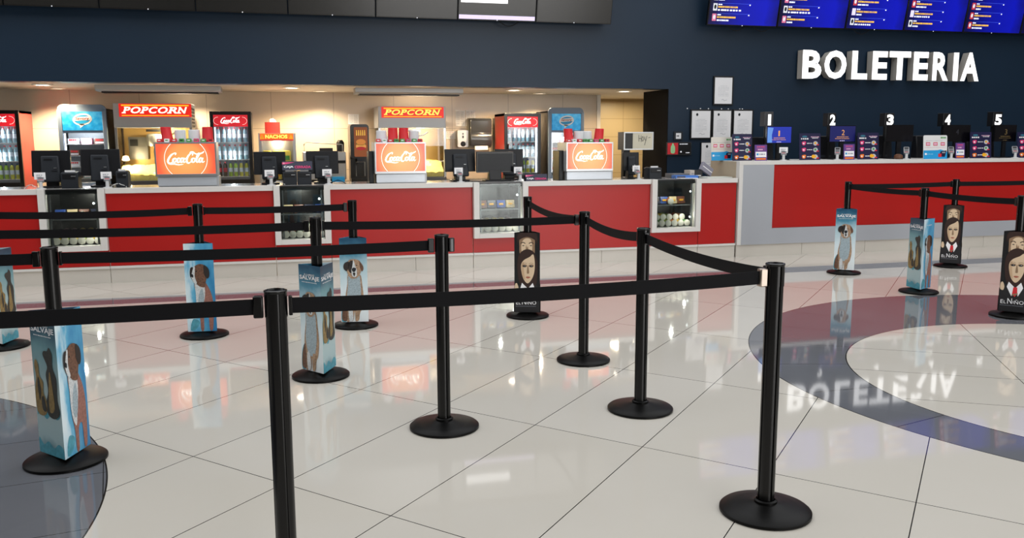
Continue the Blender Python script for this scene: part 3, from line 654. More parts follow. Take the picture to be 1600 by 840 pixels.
# ================================================================ SCREENS AND SIGN ON THE FRONT WALL
SCR = M('dark glossy screen', '0d0d0d', .2, spec=.6); SCR.node_tree.nodes['Principled BSDF'].inputs['IOR'].default_value = 1.55; BEZ = M('screen bezel', '08080a', .25)
SCRB = ramp_mat('blue listing screen', [(0, '05052e'), (.45, '0610a0'), (.8, '0813b4'), (1, '060a70')], 'X', -.55, .55, .5, 2.2, .3, emit=.42)
TW = M('screen white text', 'e8ecff', emit=.9); TY = M('screen yellow text', 'e9b23a', emit=.8); TP = M('screen pink picture', 'c86a8c', emit=.6); TR = M('screen red picture', 'b8323c', emit=.6)
TL = M('screen pale line', '3f5ce0', emit=.7); TG = M('screen white picture', 'c9cbd2', emit=.7); TITLES = M('white slide', 'ffffff', emit=.95); TLAV = M('screen lavender bar', 'cfc4e6', emit=.7)
def wall_screen(x0, x1, z0, label, group, blue, extra=None, tilt=.20):
    h = (x1-x0)*.56; w = (x1-x0)/2-.004
    t = thing('wall_screen', label, 'screen', ((x0+x1)/2, YW-.20, z0), 0, group)
    T = lambda mb: mb.rotx(tilt)
    T(MB().box(-w, w, 0, .05, 0, h, BEZ)).build('housing', t, bevel=.004)
    mb = MB().box(-w+.012, w-.012, -.003, 0, .016, h-.014, SCRB if blue else SCR); A = Art(mb, (-w+.012, -.003, .016), step=.0012)
    if extra: extra(A, 2*w-.024, h-.03)
    T(mb).build('display', t)
    T(MB().lathe([(.001, -.004), (.006, -.004), (.007, 0)], TG, 10, (0, 0, .008), 'y')).build('status_light', t)
    MB().box(-.12, .12, .07, .20, h*.4, h*.6, BEZ).build('wall_bracket', t)
    return t
seam = [-150, 5, 155, 306, 450, 587, 715, 837, 955]
def lowx(x): return at(x, 8+x*.0318, YW-.20)
LS = []
def slide(A, w, h):
    A.rect(.02, .20, w*.63, .31, TITLES); A.rect(.0, .0, w, .05, TLAV, 1)
for i in range(8):
    a, b = lowx(seam[i]), lowx(seam[i+1])
    lab = ['black wall screen outside the left edge of the photo', 'black wall screen, leftmost above the food counter', 'black wall screen, second above the food counter', 'black wall screen, third above the food counter',
           'black wall screen, fourth above the food counter', 'black wall screen left of the one showing a white slide', 'wall screen showing a white slide over a lavender bar', 'grey-brown reflecting wall screen, rightmost above the food counter'][i]
    LS.append(wall_screen(a.x, b.x, a.z*.5+b.z*.5-.0, lab, 'menu screens above the food counter', False, slide if i == 6 else None))
def listing(seed, pics):
    def f(A, w, h):
        rnd = random.Random(seed); n = 4
        for r in range(n):
            z = .045+r*.135
            m_ = pics[r % len(pics)]
            A.rect(.05, z, .11, z+.095, m_, 1); A.ell(.08, z+.05, .018, .03, INKD if m_ is TG else TG, 2, 12)
            A.dashes(.125, z+.075, .06, .014, TW, 1, 2); A.dashes(.125, z+.04, rnd.uniform(.26, .36), .022, TY, 1, 14)
            A.dashes(.125, z+.0, .09*rnd.randint(1, 4), .02, TW, 1, 8); A.rect(.125, z+.098, .62, z+.101, TL, 1); A.ell(.60, z+.085, .011, .008, TW, 2, 10)
    return f
RS = []; seamr = [1104, 1213.5, 1320, 1411, 1504, 1593, 1690]
for i in range(6):
    a = at(seamr[i], 39.5+(seamr[i]-1104)*.0288, YW-.20); b = at(seamr[i+1], 39.5+(seamr[i+1]-1104)*.0288, YW-.20)
    lab = ['leftmost blue film listing screen above the white letters', 'second blue film listing screen from the left', 'third blue film listing screen from the left', 'fourth blue film listing screen, one pale and two dark pictures',
           'fifth blue film listing screen with red pictures', 'blue film listing screen cut off by the right edge'][i]
    RS.append(wall_screen(a.x, b.x, (a.z+b.z)/2, lab, 'film listing screens above the ticket counter', True, listing(i+3, [[TP, TG, TG], [TP, TG, TP], [TG, TLAV, TR], [TG, TLAV, TR], [TR], [TR]][i])))
for px, py, sc_ in [(1150, 43, RS[0]), (1190, 46, RS[0]), (1345, 50, RS[2]), (795, 33, LS[6])]:
    p = at(px, py, YW-.14)-sc_.location; mb = MB(); pts = [(p.x-.16+.04*k, .06-.01*(k % 2), .03-.085*math.sin(PI*k/8)) for k in range(9)]; mb.tube(pts, .006, DARK); mb.build('cable', sc_)

LET = M('lit white acrylic', 'ffffff', .4, emit=1.0); LETS = M('grey letter returns', 'b9b5ae', .4)
sg = rect(1253, 79, 1532, 123, YW-.16)
t = thing('channel_letter_sign', 'lit white sign reading BOLETERIA on the dark wall', 'sign', (sg[0], YW-.16, sg[2]))
bx = [(1253, 1285), (1287, 1324), (1330, 1357), (1362, 1388), (1388, 1424), (1426, 1452), (1456, 1484), (1488, 1499), (1500, 1532)]
for ch, (a, b) in zip('BOLETERIA', bx):
    ym0 = 78+(a-1253)*.016; p0 = at(a, ym0+44.5, YW-.16); p1 = at(b, ym0+.5, YW-.16)
    vs, fs, _ = text2d(ch, .035 if ch != 'I' else .02, 0); W_, H_ = p1.x-p0.x, p1.z-p0.z
    ox, oz = p0.x-sg[0], p0.z-sg[2]
    pts = [(ox+x*W_, oz+y*H_) for x, y in vs]
    # solid letter: front, back and walls along boundary edges
    from collections import Counter
    ec = Counter()
    for f in fs:
        for i in range(len(f)): ec[frozenset((f[i], f[(i+1) % len(f)]))] += 1
    D = .13; n = len(pts); V = [(x, .004, z) for x, z in pts]+[(x, D, z) for x, z in pts]; Fq = []
    for f in fs:
        for i in range(len(f)):
            p, q = f[i], f[(i+1) % len(f)]
            if ec[frozenset((p, q))] == 1: Fq.append((q, p, p+n, q+n))
        Fq.append(tuple(i+n for i in f[::-1]))
    o = MB().add(V, Fq, LETS).build('letter_return', t)
    MB().add([(x, 0, z) for x, z in pts], [tuple(f) for f in fs], LET).build('letter_face', t)

# frames and notices on the front wall
def wall_notice(name, px, label, cat, framed=True, lines=9, Y=YW-.03, seal=True, group=None, paper=PAPER, th=.026, bw=.02):
    a, b, c, d = rect(*px, Y); w, h = (b-a), (d-c)
    t = thing(name, label, cat, (a, Y, c), 0, group); e = 0
    if framed:
        e = bw; f = MB(); f.box(-e, w+e, 0, th, -e, 0, BLACKF); f.box(-e, w+e, 0, th, h, h+e, BLACKF); f.box(-e, 0, 0, th, 0, h, BLACKF); f.box(w, w+e, 0, th, 0, h, BLACKF); f.build('frame', t, bevel=.003)
        MB().box(0, w, .006, th, 0, h, paper).build('backing', t)
    mb = MB().box(0, w, .003, .0058, 0, h, paper) if framed else MB().box(0, w, .02, .029, 0, h, paper)
    A = Art(mb, (0, .003 if framed else .02, 0))
    if seal: A.ell(w*.28, h*.86, w*.06, w*.07, INKD, 1, 14)
    for i in range(lines):
        u0 = w*(.2 if i else .3); A.dashes(u0, h*(.68-i*.055), w*(.62 if i % 4 else .42), h*.008, INK, 1, 9)
    A.stroke([(w*.4, h*.14), (w*.5, h*.17), (w*.55, h*.12), (w*.72, h*.15)], .004, INK, 1)
    mb.build('sheet', t)
    return t
g = 'framed certificates on the navy wall'
wall_notice('picture_frame', (1117, 121, 1144, 162), 'black framed certificate hanging alone above the row of three', 'picture frame', True, 8, seal=False, group=g)
wall_notice('picture_frame', (1081, 173, 1110, 215), 'black framed certificate, left one of the row of three', 'picture frame', group=g)
wall_notice('picture_frame', (1115, 173, 1142, 215), 'black framed certificate, middle one of the row of three', 'picture frame', group=g)
wall_notice('picture_frame', (1147, 173, 1175, 215), 'black framed certificate, right one of the row of three', 'picture frame', group=g)
wall_notice('paper_notice', (1096, 223, 1126, 263), 'pale certificate sheet below the framed row, behind the counter end', 'notice', True, 9, bw=.008)
a, b, c, d = rect(1053, 205, 1067, 219, YW-.02)
t = thing('switch_plate', 'clear switch plate with a small white card above the red and black sign', 'switch', (a, YW-.02, c))
MB().rbox(0, b-a, 0, .018, 0, d-c, .01, DARK2).build('plate', t); mb = MB().box(.03, b-a-.03, -.004, 0, .02, d-c-.025, PAPER); Art(mb, (.03, -.004, .02)).dashes(.01, .03, .04, .02, INKD, 1, 3); mb.build('card', t)
a, b, c, d = rect(1042, 222, 1080, 242, YW-.03); w, h = b-a, d-c
t = thing('wall_sign', 'small black sign with red square and green bottle picture on the wall', 'sign', (a, YW-.03, c))
f = MB(); f.box(0, w, 0, .025, 0, h, BLACKF); f.build('board', t)
mb = MB(); A = Art(mb, (0, 0, 0)); A.rect(.01, .01, w*.46, h-.01, REDP, 1); A.blob([(w*.17, .03), (w*.16, h*.6), (w*.2, h*.8), (w*.21, h*.9), (w*.27, h*.9), (w*.28, h*.8), (w*.33, h*.6), (w*.32, .03)], M('pale green print', 'a6dba0', .5), 2)
A.dashes(w*.52, h*.82, w*.34, .012, TG, 1, 7); A.dashes(w*.78, h*.14, w*.16, .012, TG, 1, 3); A.ell(w*.58, h*.25, .012, .012, TG, 1, 10)
for r_ in ((0, 0, w, .004), (0, h-.004, w, h), (0, 0, .004, h), (w-.004, 0, w, h)): A.rect(*r_, STEELD, 1)
mb.build('print', t)
for i, px in enumerate([1074, 1094.5, 1107, 1127.5, 1138, 1156, 1160]):
    p = at(px, 169.5+(px-1074)*.01, YW-.004); o = MB().lathe([(.002, -.006), (.007, -.004), (.009, .004)], WH, 10, axis='y').build('wall_screw', loc=p)
    tag(o, '%s white wall screw from the left in the row above the framed certificates' % ORD[i], 'screw', 'white screws above the certificates')

# ================================================================ KITCHEN BEHIND THE FOOD COUNTER
YB = 12.45
BOT_W = M('water bottle plastic', '7d9fab', .15, var=.5, scale=30, spec=.8); BOT_G = M('lime soda', '8db03f', .2, var=.4, scale=30); BOT_D = M('cola', '2a1512', .15, var=.4, scale=30)
BOT_Y = M('lemon soda', 'b8b84a', .2, var=.4, scale=25); CAPR = M('red cap', 'b3202a', .4); CAPB = M('blue cap', '2a4f8a', .4); LBL = M('pale bottle label', 'c4d3dc', .4, var=.3, scale=40); LBR = M('red bottle label', 'a82430', .4, var=.3, scale=40)
def bottle_proto(body, lab, cap):
    t = thing('drink_bottle', 'x', 'bottle')
    MB().lathe([(.027, 0), (.0305, .006), (.029, .06), (.0305, .10), (.0305, .165), (.027, .188), (.016, .206), (.013, .215)], body, 14).build('bottle_body', t)
    MB().lathe([(.0313, .07), (.0313, .135)], lab, 14, cap=False).build('bottle_label', t)
    MB().lathe([(.014, .213), (.014, .232), (.012, .234)], cap, 12).build('cap', t)
    return t
BP = {'water': bottle_proto(BOT_W, LBL, CAPR), 'lime soda': bottle_proto(BOT_G, LBL, CAPB), 'cola': bottle_proto(BOT_D, LBR, CAPR), 'lemon soda': bottle_proto(BOT_Y, LBL, CAPB)}
BU = {}
def bottle(kind, loc, label, s=1):
    if kind not in BU: BU[kind] = 1; t = BP[kind]; t.location = loc; t['label'] = label; t['group'] = 'drink bottles in the fridges'
    else: t = dup(BP[kind], loc, 0, label, 'drink bottles in the fridges')
    t.scale = (s, s, s)
FRS = M('red fridge side', 'b52a22', .35); FRB = M('black fridge body', '08080a', .3); FRR = M('red lit header', 'c4202c', .4, emit=.55, ecol='d01c2c'); HW = M('lit white script', 'ffffff', emit=.9)
def drink_fridge(px, side, sidem, label, where, led='left', kinds=('water', 'water', 'mixed'), Y=YB):
    x0, x1, _, ztop = rect(*px, Y); w = (x1-x0)/2; H = ztop; dp = .62
    t = thing('drink_fridge', label, 'fridge', ((x0+x1)/2, Y, 0), 0, 'glass door drink fridges')
    b = MB(); b.box(-w, -w+.03, .04, dp, .05, H, sidem if side == 'left' else FRB); b.box(w-.03, w, .04, dp, .05, H, sidem if side == 'right' else FRB); b.box(-w, w, dp-.02, dp, .05, H, FRB)
    b.box(-w, w, .04, dp, H-.04, H, FRB); b.box(-w, w, .04, dp, .0, .12, FRB); b.build('body', t, bevel=.004)
    zi = .93 if Y > 10 else .3; zt = H-.20
    b = MB(); b.box(-w+.035, w-.035, .40, .41, .12, zt+.02, INT); b.box(-w+.031, -w+.034, .05, .4, .12, zt+.02, INT); b.box(w-.034, w-.031, .05, .4, .12, zt+.02, INT); b.build('lining', t)
    f = MB(); e = .045; f.box(-w, -w+e, 0, .04, .12, H, FRB); f.box(w-e, w, 0, .04, .12, H, FRB); f.box(-w+e, w-e, 0, .04, H-.045, H, FRB); f.box(-w+e, w-e, 0, .04, .12, zi-.04, FRB); d = f.build('door', t, bevel=.003)
    MB().box(-w+e, w-e, .018, .022, zi-.04, zt, GLASS).build('door_glass', d)
    MB().box(-w+.035, -w+.05, -.05, -.03, 1.0, 1.35, BLACKF).box(-w+.035, -w+.05, -.03, .0, 1.02, 1.05, BLACKF).box(-w+.035, -w+.05, -.03, 0, 1.30, 1.33, BLACKF).build('handle', d, bevel=.003)
    mb = MB().box(-w+e, w-e, .004, .03, zt, H-.045, FRR); A = Art(mb, (-w+e, .004, zt), step=.0012); q = 2*(w-e); A.script(q*.2, .045, q*.58, HW, 1)
    A.stroke([(q*.14+.06*math.cos(k*PI/8+PI/2), .075+.05*math.sin(k*PI/8+PI/2)) for k in range(9)], .0025, HW, 1); A.stroke([(q*.84+.06*math.cos(k*PI/8-PI/2), .075+.05*math.sin(k*PI/8-PI/2)) for k in range(9)], .0025, HW, 1)
    mb.build('lit_header', t)
    xs = -w+e+.012 if led == 'left' else w-e-.012
    MB().box(xs-.008, xs+.008, .05, .06, zi, zt-.01, LEDR).build('light_strip', t)
    hs = (zt-zi)/3
    for r in range(3):
        zs = zi+r*hs*1.03
        s = MB().box(-w+.04, w-.04, .07, .38, zs-.008, zs, WHITE); s.build('shelf', t)
        n = int((2*w-.12)/.063); sc = min(1.0, (hs-.02)/.24)
        for k in range(n):
            kind = kinds[2-r] if kinds[2-r] != 'mixed' else ['cola', 'cola', 'lime soda', 'lime soda', 'lemon soda', 'lemon soda', 'lemon soda'][min(6, int(k*7/n))]
            X = (x0+x1)/2-w+.06+.032+k*(2*w-.12-.064)/(n-1)
            bottle(kind, (X, Y+.12, zs), '%s bottle, %s from left on the %s shelf of %s' % (kind, ORD[k], ['bottom', 'middle', 'top'][r], where), sc)
    lamp('fridge_lamp', 'POINT', ((x0+x1)/2, Y+.06, zt-.06), 2.6, (.9, .96, 1), .015); lamp('fridge_lamp', 'POINT', ((x0+x1)/2, Y+.07, zi+hs*1.2), 2, (.9, .96, 1), .015)
drink_fridge((-32, 172, 38, 400), 'right', FRS, 'drink fridge with bright red side panel at the left edge', 'the left edge fridge')
drink_fridge((333, 174, 397, 400), 'left', FRB, 'black drink fridge between the first orange dispenser and snack warmer', 'the middle fridge')
drink_fridge((789, 177, 845, 400), 'left', FRS, 'drink fridge with dark red left side beside the towel dispenser', 'the right fridge', 'right')

FZB = M('ice freezer blue grey', '6d7f96', .4); FZP = ramp_mat('printed blue water', [(0, '0a5c9e'), (.5, '1490cf'), (1, '5fc3ea')], 'Z', 1.2, 2.0, 1.2, 14, .4, emit=.35)
def ice_freezer(px, label, Y=YB):
    x0, x1, _, zt = rect(*px, Y); w = (x1-x0)/2; H = zt
    t = thing('ice_cream_freezer', label, 'freezer', ((x0+x1)/2, Y, 0), 0, 'upright ice cream freezers')
    hb = H-.36; e = .05; zi = .93
    b = MB(); b.rbox(-w, w, .02, .05, hb, H, .07, FZB); b.box(-w, -w+e, .0, .05, .1, H-.07, FZB); b.box(w-e, w, .0, .05, .1, H-.07, FZB); b.box(-w+e, w-e, .0, .05, .1, zi-.05, FZB); b.build('front_frame', t, bevel=.006)
    b = MB(); b.box(-w, -w+.02, .05, .65, .05, H-.05, FRB); b.box(w-.02, w, .05, .65, .05, H-.05, FRB); b.box(-w, w, .63, .65, .05, H-.05, FRB); b.box(-w, w, .05, .65, H-.07, H-.05, FRB); b.box(-w, w, .05, .65, 0, .1, FRB); b.build('body', t)
    MB().box(-w+.03, w-.03, .4, .41, .12, hb, INT).build('lining', t)
    mb = MB().box(-w+.055, w-.05, .006, .02, hb+.03, H-.09, FZP); A = Art(mb, (-w+.055, .006, hb+.03), step=.0012); q = 2*w-.105
    A.ell(q*.5, .14, .115, .075, WH, 1, 24, 8); A.poly([(q*.42, .08), (q*.56, .08), (q*.44, .03)], WH, 1); A.ell(q*.5, .14, .10, .055, BLUE, 2, 24, 8); A.poly([(q*.5-.1, .12), (q*.5+.095, .135), (q*.5+.1, .18), (q*.5-.095, .165)], WH, 3)
    A.text('Savory', q*.5-.085, .125, .17, .045, M('dark red print', '8a1f2c', .5), 4, .02, .2)
    mb.build('lit_header', t)
    d = MB().box(-w+e, w-e, .022, .026, zi-.05, hb, GLASS).build('door_glass', t)
    MB().box(-w+e+.004, -w+e+.022, .05, .06, zi, hb-.01, LEDR).build('light_strip', t)
    hs = (hb-zi)/4
    cols = [M('teal carton', '7fb0ac', .5), M('brown carton', '7a5648', .5), M('pink carton', 'e39ab4', .5), M('white carton', 'd9dfe2', .5)]
    for r in range(4):
        zs = zi+r*hs; MB().box(-w+.05, w-.05, .07, .38, zs-.006, zs, WHITE).build('shelf', t)
        for k in range(3):
            c = cols[(r*2+k*3+1) % 4]; o = MB().box(-.065, .065, 0, .12, 0, hs*.5, c); A = Art(o, (-.065, 0, 0)); A.rect(.01, .01, .12, hs*.2, WH, 1); A.dashes(.02, hs*.3, .09, .02, REDP, 1, 4)
            o = o.build('ice_cream_carton', loc=((x0+x1)/2-w+.14+k*(2*w-.26)/2, Y+.12, zs), bevel=.004)
            tag(o, '%s, %s from left, %s shelf, in the freezer %s' % (c.name, ORD[k], ['bottom', 'third', 'second', 'top'][r], 'left of the popcorn machine' if x0 < 0 else 'by the right dispenser'), 'carton', 'ice cream cartons in the freezers')
    lamp('freezer_lamp', 'POINT', ((x0+x1)/2, Y+.07, hb-.05), 6, (.9, .96, 1), .04)
ice_freezer((97, 163, 173, 400), 'blue-grey ice cream freezer with blue header left of the first popcorn machine')
ice_freezer((857, 168, 912, 400), 'blue-grey ice cream freezer with blue header behind the rightmost orange dispenser')

# back counter that carries the machines
BCM = M('dark steel bench', '2c2c2e', .35, metal=.5)
for i, (xa, xb, lab) in enumerate([(-2.06, -.93, 'dark bench carrying the left popcorn machine'), (-.28, 3.1, 'dark bench carrying the right popcorn machine and coffee machines')]):
    t = thing('back_counter', lab, 'counter', ((xa+xb)/2, 12.25, 0), 0, 'dark benches in the kitchen'); w = (xb-xa)/2
    MB().box(-w, w, .05, .9, .1, .78, BCM).build('cabinet', t); MB().box(-w, w, 0, .92, .78, .82, STEELD).build('worktop', t, bevel=.003)
ZBC = .82

SIGNR = M('lit red sign', 'd3261e', .4, emit=.75, ecol='dc1e14'); SIGNY = M('lit yellow line', 'ffb020', emit=1.0); SIGNW = M('lit cream letters', 'fff0dc', emit=1.1); SIGNY2 = M('lit yellow letters', 'ffd860', emit=1.0)
POPC = M('popcorn', 'ffe690', .7, var=.22, scale=40); COPP = M('inner steel', 'a98d5c', .35, metal=.6)
def popcorn_machine(pxs, signpx, label, style, lean=None, Y=12.4):
    x0, x1, zb, zt = rect(*pxs, Y); w = (x1-x0)/2; zb = ZBC; H = zt-zb
    t = thing('popcorn_machine', label, 'popcorn machine', ((x0+x1)/2, Y, zb), 0, 'popcorn machines'); dp = .6
    a, b, c, d = rect(*signpx, Y); c -= zb; d -= zb; xc = (x0+x1)/2
    hz = c-.14
    mb = MB(); mb.box(-w, w, 0, dp, hz, H, STEELP); mb.build('top_housing', t, bevel=.006)
    v = MB()
    for r in range(6):
        for k in range(6): v.box(w, w+.004, .08+k*.07, .12+k*.07, H-.08-r*.045, H-.055-r*.045, DARK)
    v.build('side_vents', t)
    mb = MB().box(a-xc, b-xc, -.012, 0, c, d, SIGNR); A = Art(mb, (a-xc, -.012, c), step=.0012); q = b-a; hh = d-c
    A.rect(.03, hh-.03, q-.03, hh-.014, SIGNY, 1); A.rect(.03, .012, q-.03, .022, SIGNY, 1)
    xx = q*.05; lw = q*.115; bot = hh*.26; hgt = hh*.5
    wd_ = {'P': .112, 'O': .140, 'C': .128, 'R': .132, 'N': .142}
    for ch in 'POPCORN':
        W_ = wd_[ch]*q
        if style: A.text(ch, xx+.006, bot-.004, W_*.98, hgt+.008, M('brown sign shadow', '5a1408', .5), 1, .045, .28)
        A.text(ch, xx, bot, W_*.98, hgt, (SIGNY2 if style else SIGNW), 2, .03, .28)
        if ch in 'PRN':
            A.poly([(xx-.012, bot), (xx+W_*.36, bot), (xx+W_*.37, bot+.014), (xx-.01, bot+.014)], SIGNY2 if style else SIGNW, 3)
            A.poly([(xx+.02, bot+hgt-.012), (xx+.05, bot+hgt-.012), (xx+.05, bot+hgt), (xx+.02, bot+hgt)], SIGNY2 if style else SIGNW, 3)
        xx += W_*.985
    mb.build('lit_sign', t)
    bs = MB().box(-w, w, 0, dp, 0, .07, STEELD); bs.build('base', t, bevel=.004)
    for sx in (-1, 1):
        MB().box(sx*w-(.03 if sx > 0 else 0), sx*w+(.03 if sx < 0 else 0), .01, .04, .07, hz, STEEL).build('corner_post', t)
        MB().box(sx*(w-.004)-.002, sx*(w-.004)+.002, .04, dp-.04, .07, hz, GLASS).build('side_glass', t)
    MB().box(-w+.02, w-.02, dp-.03, dp-.01, .07, hz, COPP).build('back_panel', t)
    MB().box(-w+.03, w-.03, .018, .022, .07, hz, GLASS).build('front_glass', t)
    k = MB(); kx = -.02; k.lathe([(.03, hz-.25), (.10, hz-.24), (.115, hz-.19), (.115, hz-.10), (.10, hz-.08), (.02, hz-.07)], STEEL, 24, (kx, .3, 0)); k.build('kettle', t)
    MB().tube([(kx+.1, .28, hz-.12), (kx+.2, .2, hz-.10), (kx+.26, .15, hz-.06)], .012, DARK).box(kx-.1, kx+.16, .2, .23, hz-.05, hz-.02, DARK).build('kettle_arm', t)
    MB().box(-w+.08, -w+.32, dp-.08, dp-.035, hz-.42, hz-.12, STEELD).box(-w+.10, -w+.2, dp-.09, dp-.08, hz-.24, hz-.15, DARK).build('control_panel', t)
    rnd = random.Random(3); hp = MB(); N = 24; vs = []; fs = []
    for j in range(N+1):
        for i in range(N+1):
            u, v_ = i/N, j/N; z = .085+(.07+.15*min(1, v_*2.6))*(.85+.15*math.sin(u*5+1)*math.cos(v_*4))+rnd.uniform(-.012, .012)
            vs.append((-w+.035+u*(2*w-.07), .03+v_*(dp-.08), z))
    for j in range(N):
        for i in range(N): fs.append((j*(N+1)+i, j*(N+1)+i+1, (j+1)*(N+1)+i+1, (j+1)*(N+1)+i))
    B0 = len(vs); vs += [(x, y, .072) for x, y, z in vs]
    ring = [i for i in range(N+1)]+[(j+1)*(N+1)-1+0 for j in range(1, N+1)]+[N*(N+1)+i for i in range(N-1, -1, -1)]+[j*(N+1) for j in range(N-1, 0, -1)]
    for i in range(len(ring)):
        p, q2 = ring[i], ring[(i+1) % len(ring)]; fs.append((p, p+B0, q2+B0, q2))
    hp.add(vs, fs, POPC); pc = hp.build('popcorn_heap', t); pc['kind'] = 'stuff'
    MB().lathe([(.01, 0), (.035, -.01), (.05, -.06), (.03, -.07), (.01, -.06)], M('lit warmer bulb', 'ffd9a0', emit=4), 16, (-w+.09, .16, .40)).build('warming_bulb', t)
    lamp('popcorn_lamp', 'POINT', (xc+.12, Y+.12, zb+hz-.05), 24, (1, .78, .42), .03); lamp('popcorn_lamp', 'POINT', (xc-w+.12, Y+.10, zb+.36), 15, (1, .78, .40), .02)
    return t
popcorn_machine((180, 161, 301, 284), (186, 162, 299, 182.5), 'left popcorn machine with cream letters on its red sign', 0)
popcorn_machine((592, 166, 697, 284), (596, 167, 693, 184), 'right popcorn machine with yellow letters on its red sign', 1)

def hood(px, label, Y0=11.9):
    a = at(px[0], px[1], Y0); b = at(px[2], px[3], Y0); w = (b.x-a.x)/2
    t = thing('exhaust_hood', label, 'exhaust hood', ((a.x+b.x)/2, Y0, ZS), 0, 'steel exhaust hoods')
    mb = MB().extx([(0, -.001), (0, -.055), (.05, -.075), (.34, -.075), (.34, -.001)], -w, w, STEELP); mb.build('canopy', t, bevel=.003)
    MB().box(-w+.06, w-.04, .08, .30, -.092, -.076, DARK).build('filter_tray', t)
hood((147, 128, 345, 137), 'long steel exhaust hood above the left popcorn machine')
hood((555, 134, 724, 142), 'long steel exhaust hood above the right popcorn machine')

# snack warmer, coffee machines and small equipment on the bench
def at_bench(px, Y): a, b, c, d = rect(*px, Y); return a, b, ZBC, d
a, b, c, d = at_bench((405, 208, 463, 280), 12.4); w = (b-a)/2; H = d-c
t = thing('nacho_warmer', 'lit snack warmer with yellow and red sign beside the middle fridge', 'snack warmer', ((a+b)/2, 12.4, c)); f = MB()
f.box(-w, -w+.04, 0, .4, 0, H, STEEL); f.box(w-.04, w, 0, .4, 0, H, STEEL); f.box(-w+.04, w-.04, 0, .4, H-.03, H, STEEL); f.box(-w+.04, w-.04, .0, .4, 0, .05, STEEL); f.box(-w+.04, w-.04, .38, .4, .05, H, STEEL); f.build('cabinet', t)
mb = MB().box(-w+.02, w-.03, -.008, 0, H-.10, H-.004, M('lit orange sign', 'e8641e', emit=.6)); A = Art(mb, (-w+.02, -.008, H-.10), step=.001); q = 2*w-.05
A.text('NACHOS', q*.16, .03, q*.66, .05, SIGNY2, 2, .03); A.rect(0, 0, q, .016, REDP, 1)
for u in (.06, .93): A.poly([(q*u-.03, .02), (q*u+.03, .02), (q*u, .085)], YEL, 1)
mb.build('lit_sign', t)
MB().box(-w+.04, w-.04, .012, .016, .05, H-.11, GLASS).build('door_glass', t)
MB().box(-w+.04, w-.04, .03, .37, .27, .28, STEELD).build('shelf', t)
NB = M('nacho bag', 'e6c25a', .5, var=.6, scale=18)
for k in range(6):
    r = k//3; o = MB().rbox(-.055, .055, 0, .09, 0, .17, .02, NB); Art(o, (-.055, 0, 0), step=.002).rect(.02, .04, .09, .1, [WH, YEL, GRN][k % 3], 1)
    o = o.build('nacho_bag', loc=((a+b)/2-.14+.13*(k % 3), 12.45, c+.06+.225*(1-r)), bevel=.01)
    tag(o, 'nacho bag, %s from left on the %s shelf of the snack warmer' % (ORD[k % 3], ['top', 'bottom'][r]), 'bag', 'nacho bags in the snack warmer')
lamp('warmer_lamp', 'POINT', ((a+b)/2, 12.43, c+H-.14), 4, (1, .85, .5), .02)
p = at(426, 207, 12.5)
t = thing('carton_box', 'red carton full of white cups on top of the snack warmer', 'box', (p.x, 12.5, c+H+.0)); MB().extz([(-.10, 0), (.03, -.02), (.10, .02), (.10, .14), (-.09, .14)], 0, .15, M('red carton', 'a02824', .5)).build('box', t)
MB().lathe([(.05, .15), (.04, .18), (.015, .2)], WH, 14, (0, .07, 0)).build('cup_heap', t)
a, b, c, d = at_bench((474, 237, 541, 280), 12.4); w = (b-a)/2; H = d-c
t = thing('espresso_machine', 'wide steel coffee machine behind the fourth till monitor', 'coffee machine', ((a+b)/2, 12.4, c))
MB().box(-w, w, 0, .45, .05, H, STEEL).build('body', t, bevel=.012); MB().box(-w+.01, w-.01, -.01, 0, H-.16, H-.12, DARK).build('control_strip', t)
f = MB(); f.tube([(-w+.02, .05, H), (-w+.02, .05, H+.10), (-w+.05, .05, H+.13), (w-.08, .05, H+.10), (w-.04, .05, H+.1), (w-.04, .05, H)], .006, STEEL); f.build('cup_rail', t)
MB().box(-.06, .12, .1, .25, H, H+.05, DARK).build('hopper_lid', t); MB().lathe([(.05, 0), (.055, .12), (.03, .16)], DARK, 16, (w-.06, .2, H)).build('bean_hopper', t)
MB().box(w-.2, w-.03, -.06, -.012, 0, .09, BLUE).build('blue_tray', t)
MB().box(-w+.03, w-.03, .02, .4, 0, .05, DARK).build('feet', t)
a, b, c, d = at_bench((548, 194, 577, 280), 12.35); w = (b-a)/2; H = d-c
t = thing('drinks_machine', 'tall black machine with a lit food picture left of the right popcorn machine', 'drinks machine', ((a+b)/2, 12.35, c))
f = MB(); f.rbox(-w, w, .1, .42, 0, H, .04, FRB); f.rbox(-w, w, .0, .1, H*.42, H, .04, FRB); f.box(-w, w, 0, .1, 0, .06, FRB); f.build('body', t)
mb = MB().rbox(-w+.05, w-.02, -.008, 0, H*.45, H-.04, .015, M('lit brown picture', '8a4a24', emit=.35)); A = Art(mb, (-w+.05, -.008, H*.45), step=.001); q = 2*w-.07; hh = H*.55-.04
A.ell(q*.5, hh*.35, q*.38, hh*.13, M('bun print', 'd99a4e', emit=.4), 1); A.ell(q*.5, hh*.28, q*.36, hh*.06, REDP, 2); A.ell(q*.5, hh*.45, q*.34, hh*.07, GRN, 1); A.ell(q*.5, hh*.5, q*.36, hh*.1, M('toast print', 'c77f38', emit=.4), 2)
for k in range(5): A.poly([(q*(.16+.15*k), hh*.72), (q*(.24+.15*k), hh*.72), (q*(.22+.15*k), hh*.9), (q*(.17+.15*k), hh*.9)], M('fries print', 'e8b84a', emit=.5), 1)
mb.build('lit_picture', t); MB().tube([(-.06, -.005, H*.12), (-.06, -.005, H*.36), (.06, -.005, H*.36), (.06, -.005, H*.12)], .006, STEEL).build('spout_frame', t); MB().box(-.04, .04, -.0, .1, H*.33, H*.42, DARK2).build('spout', t)
YK = 13.2
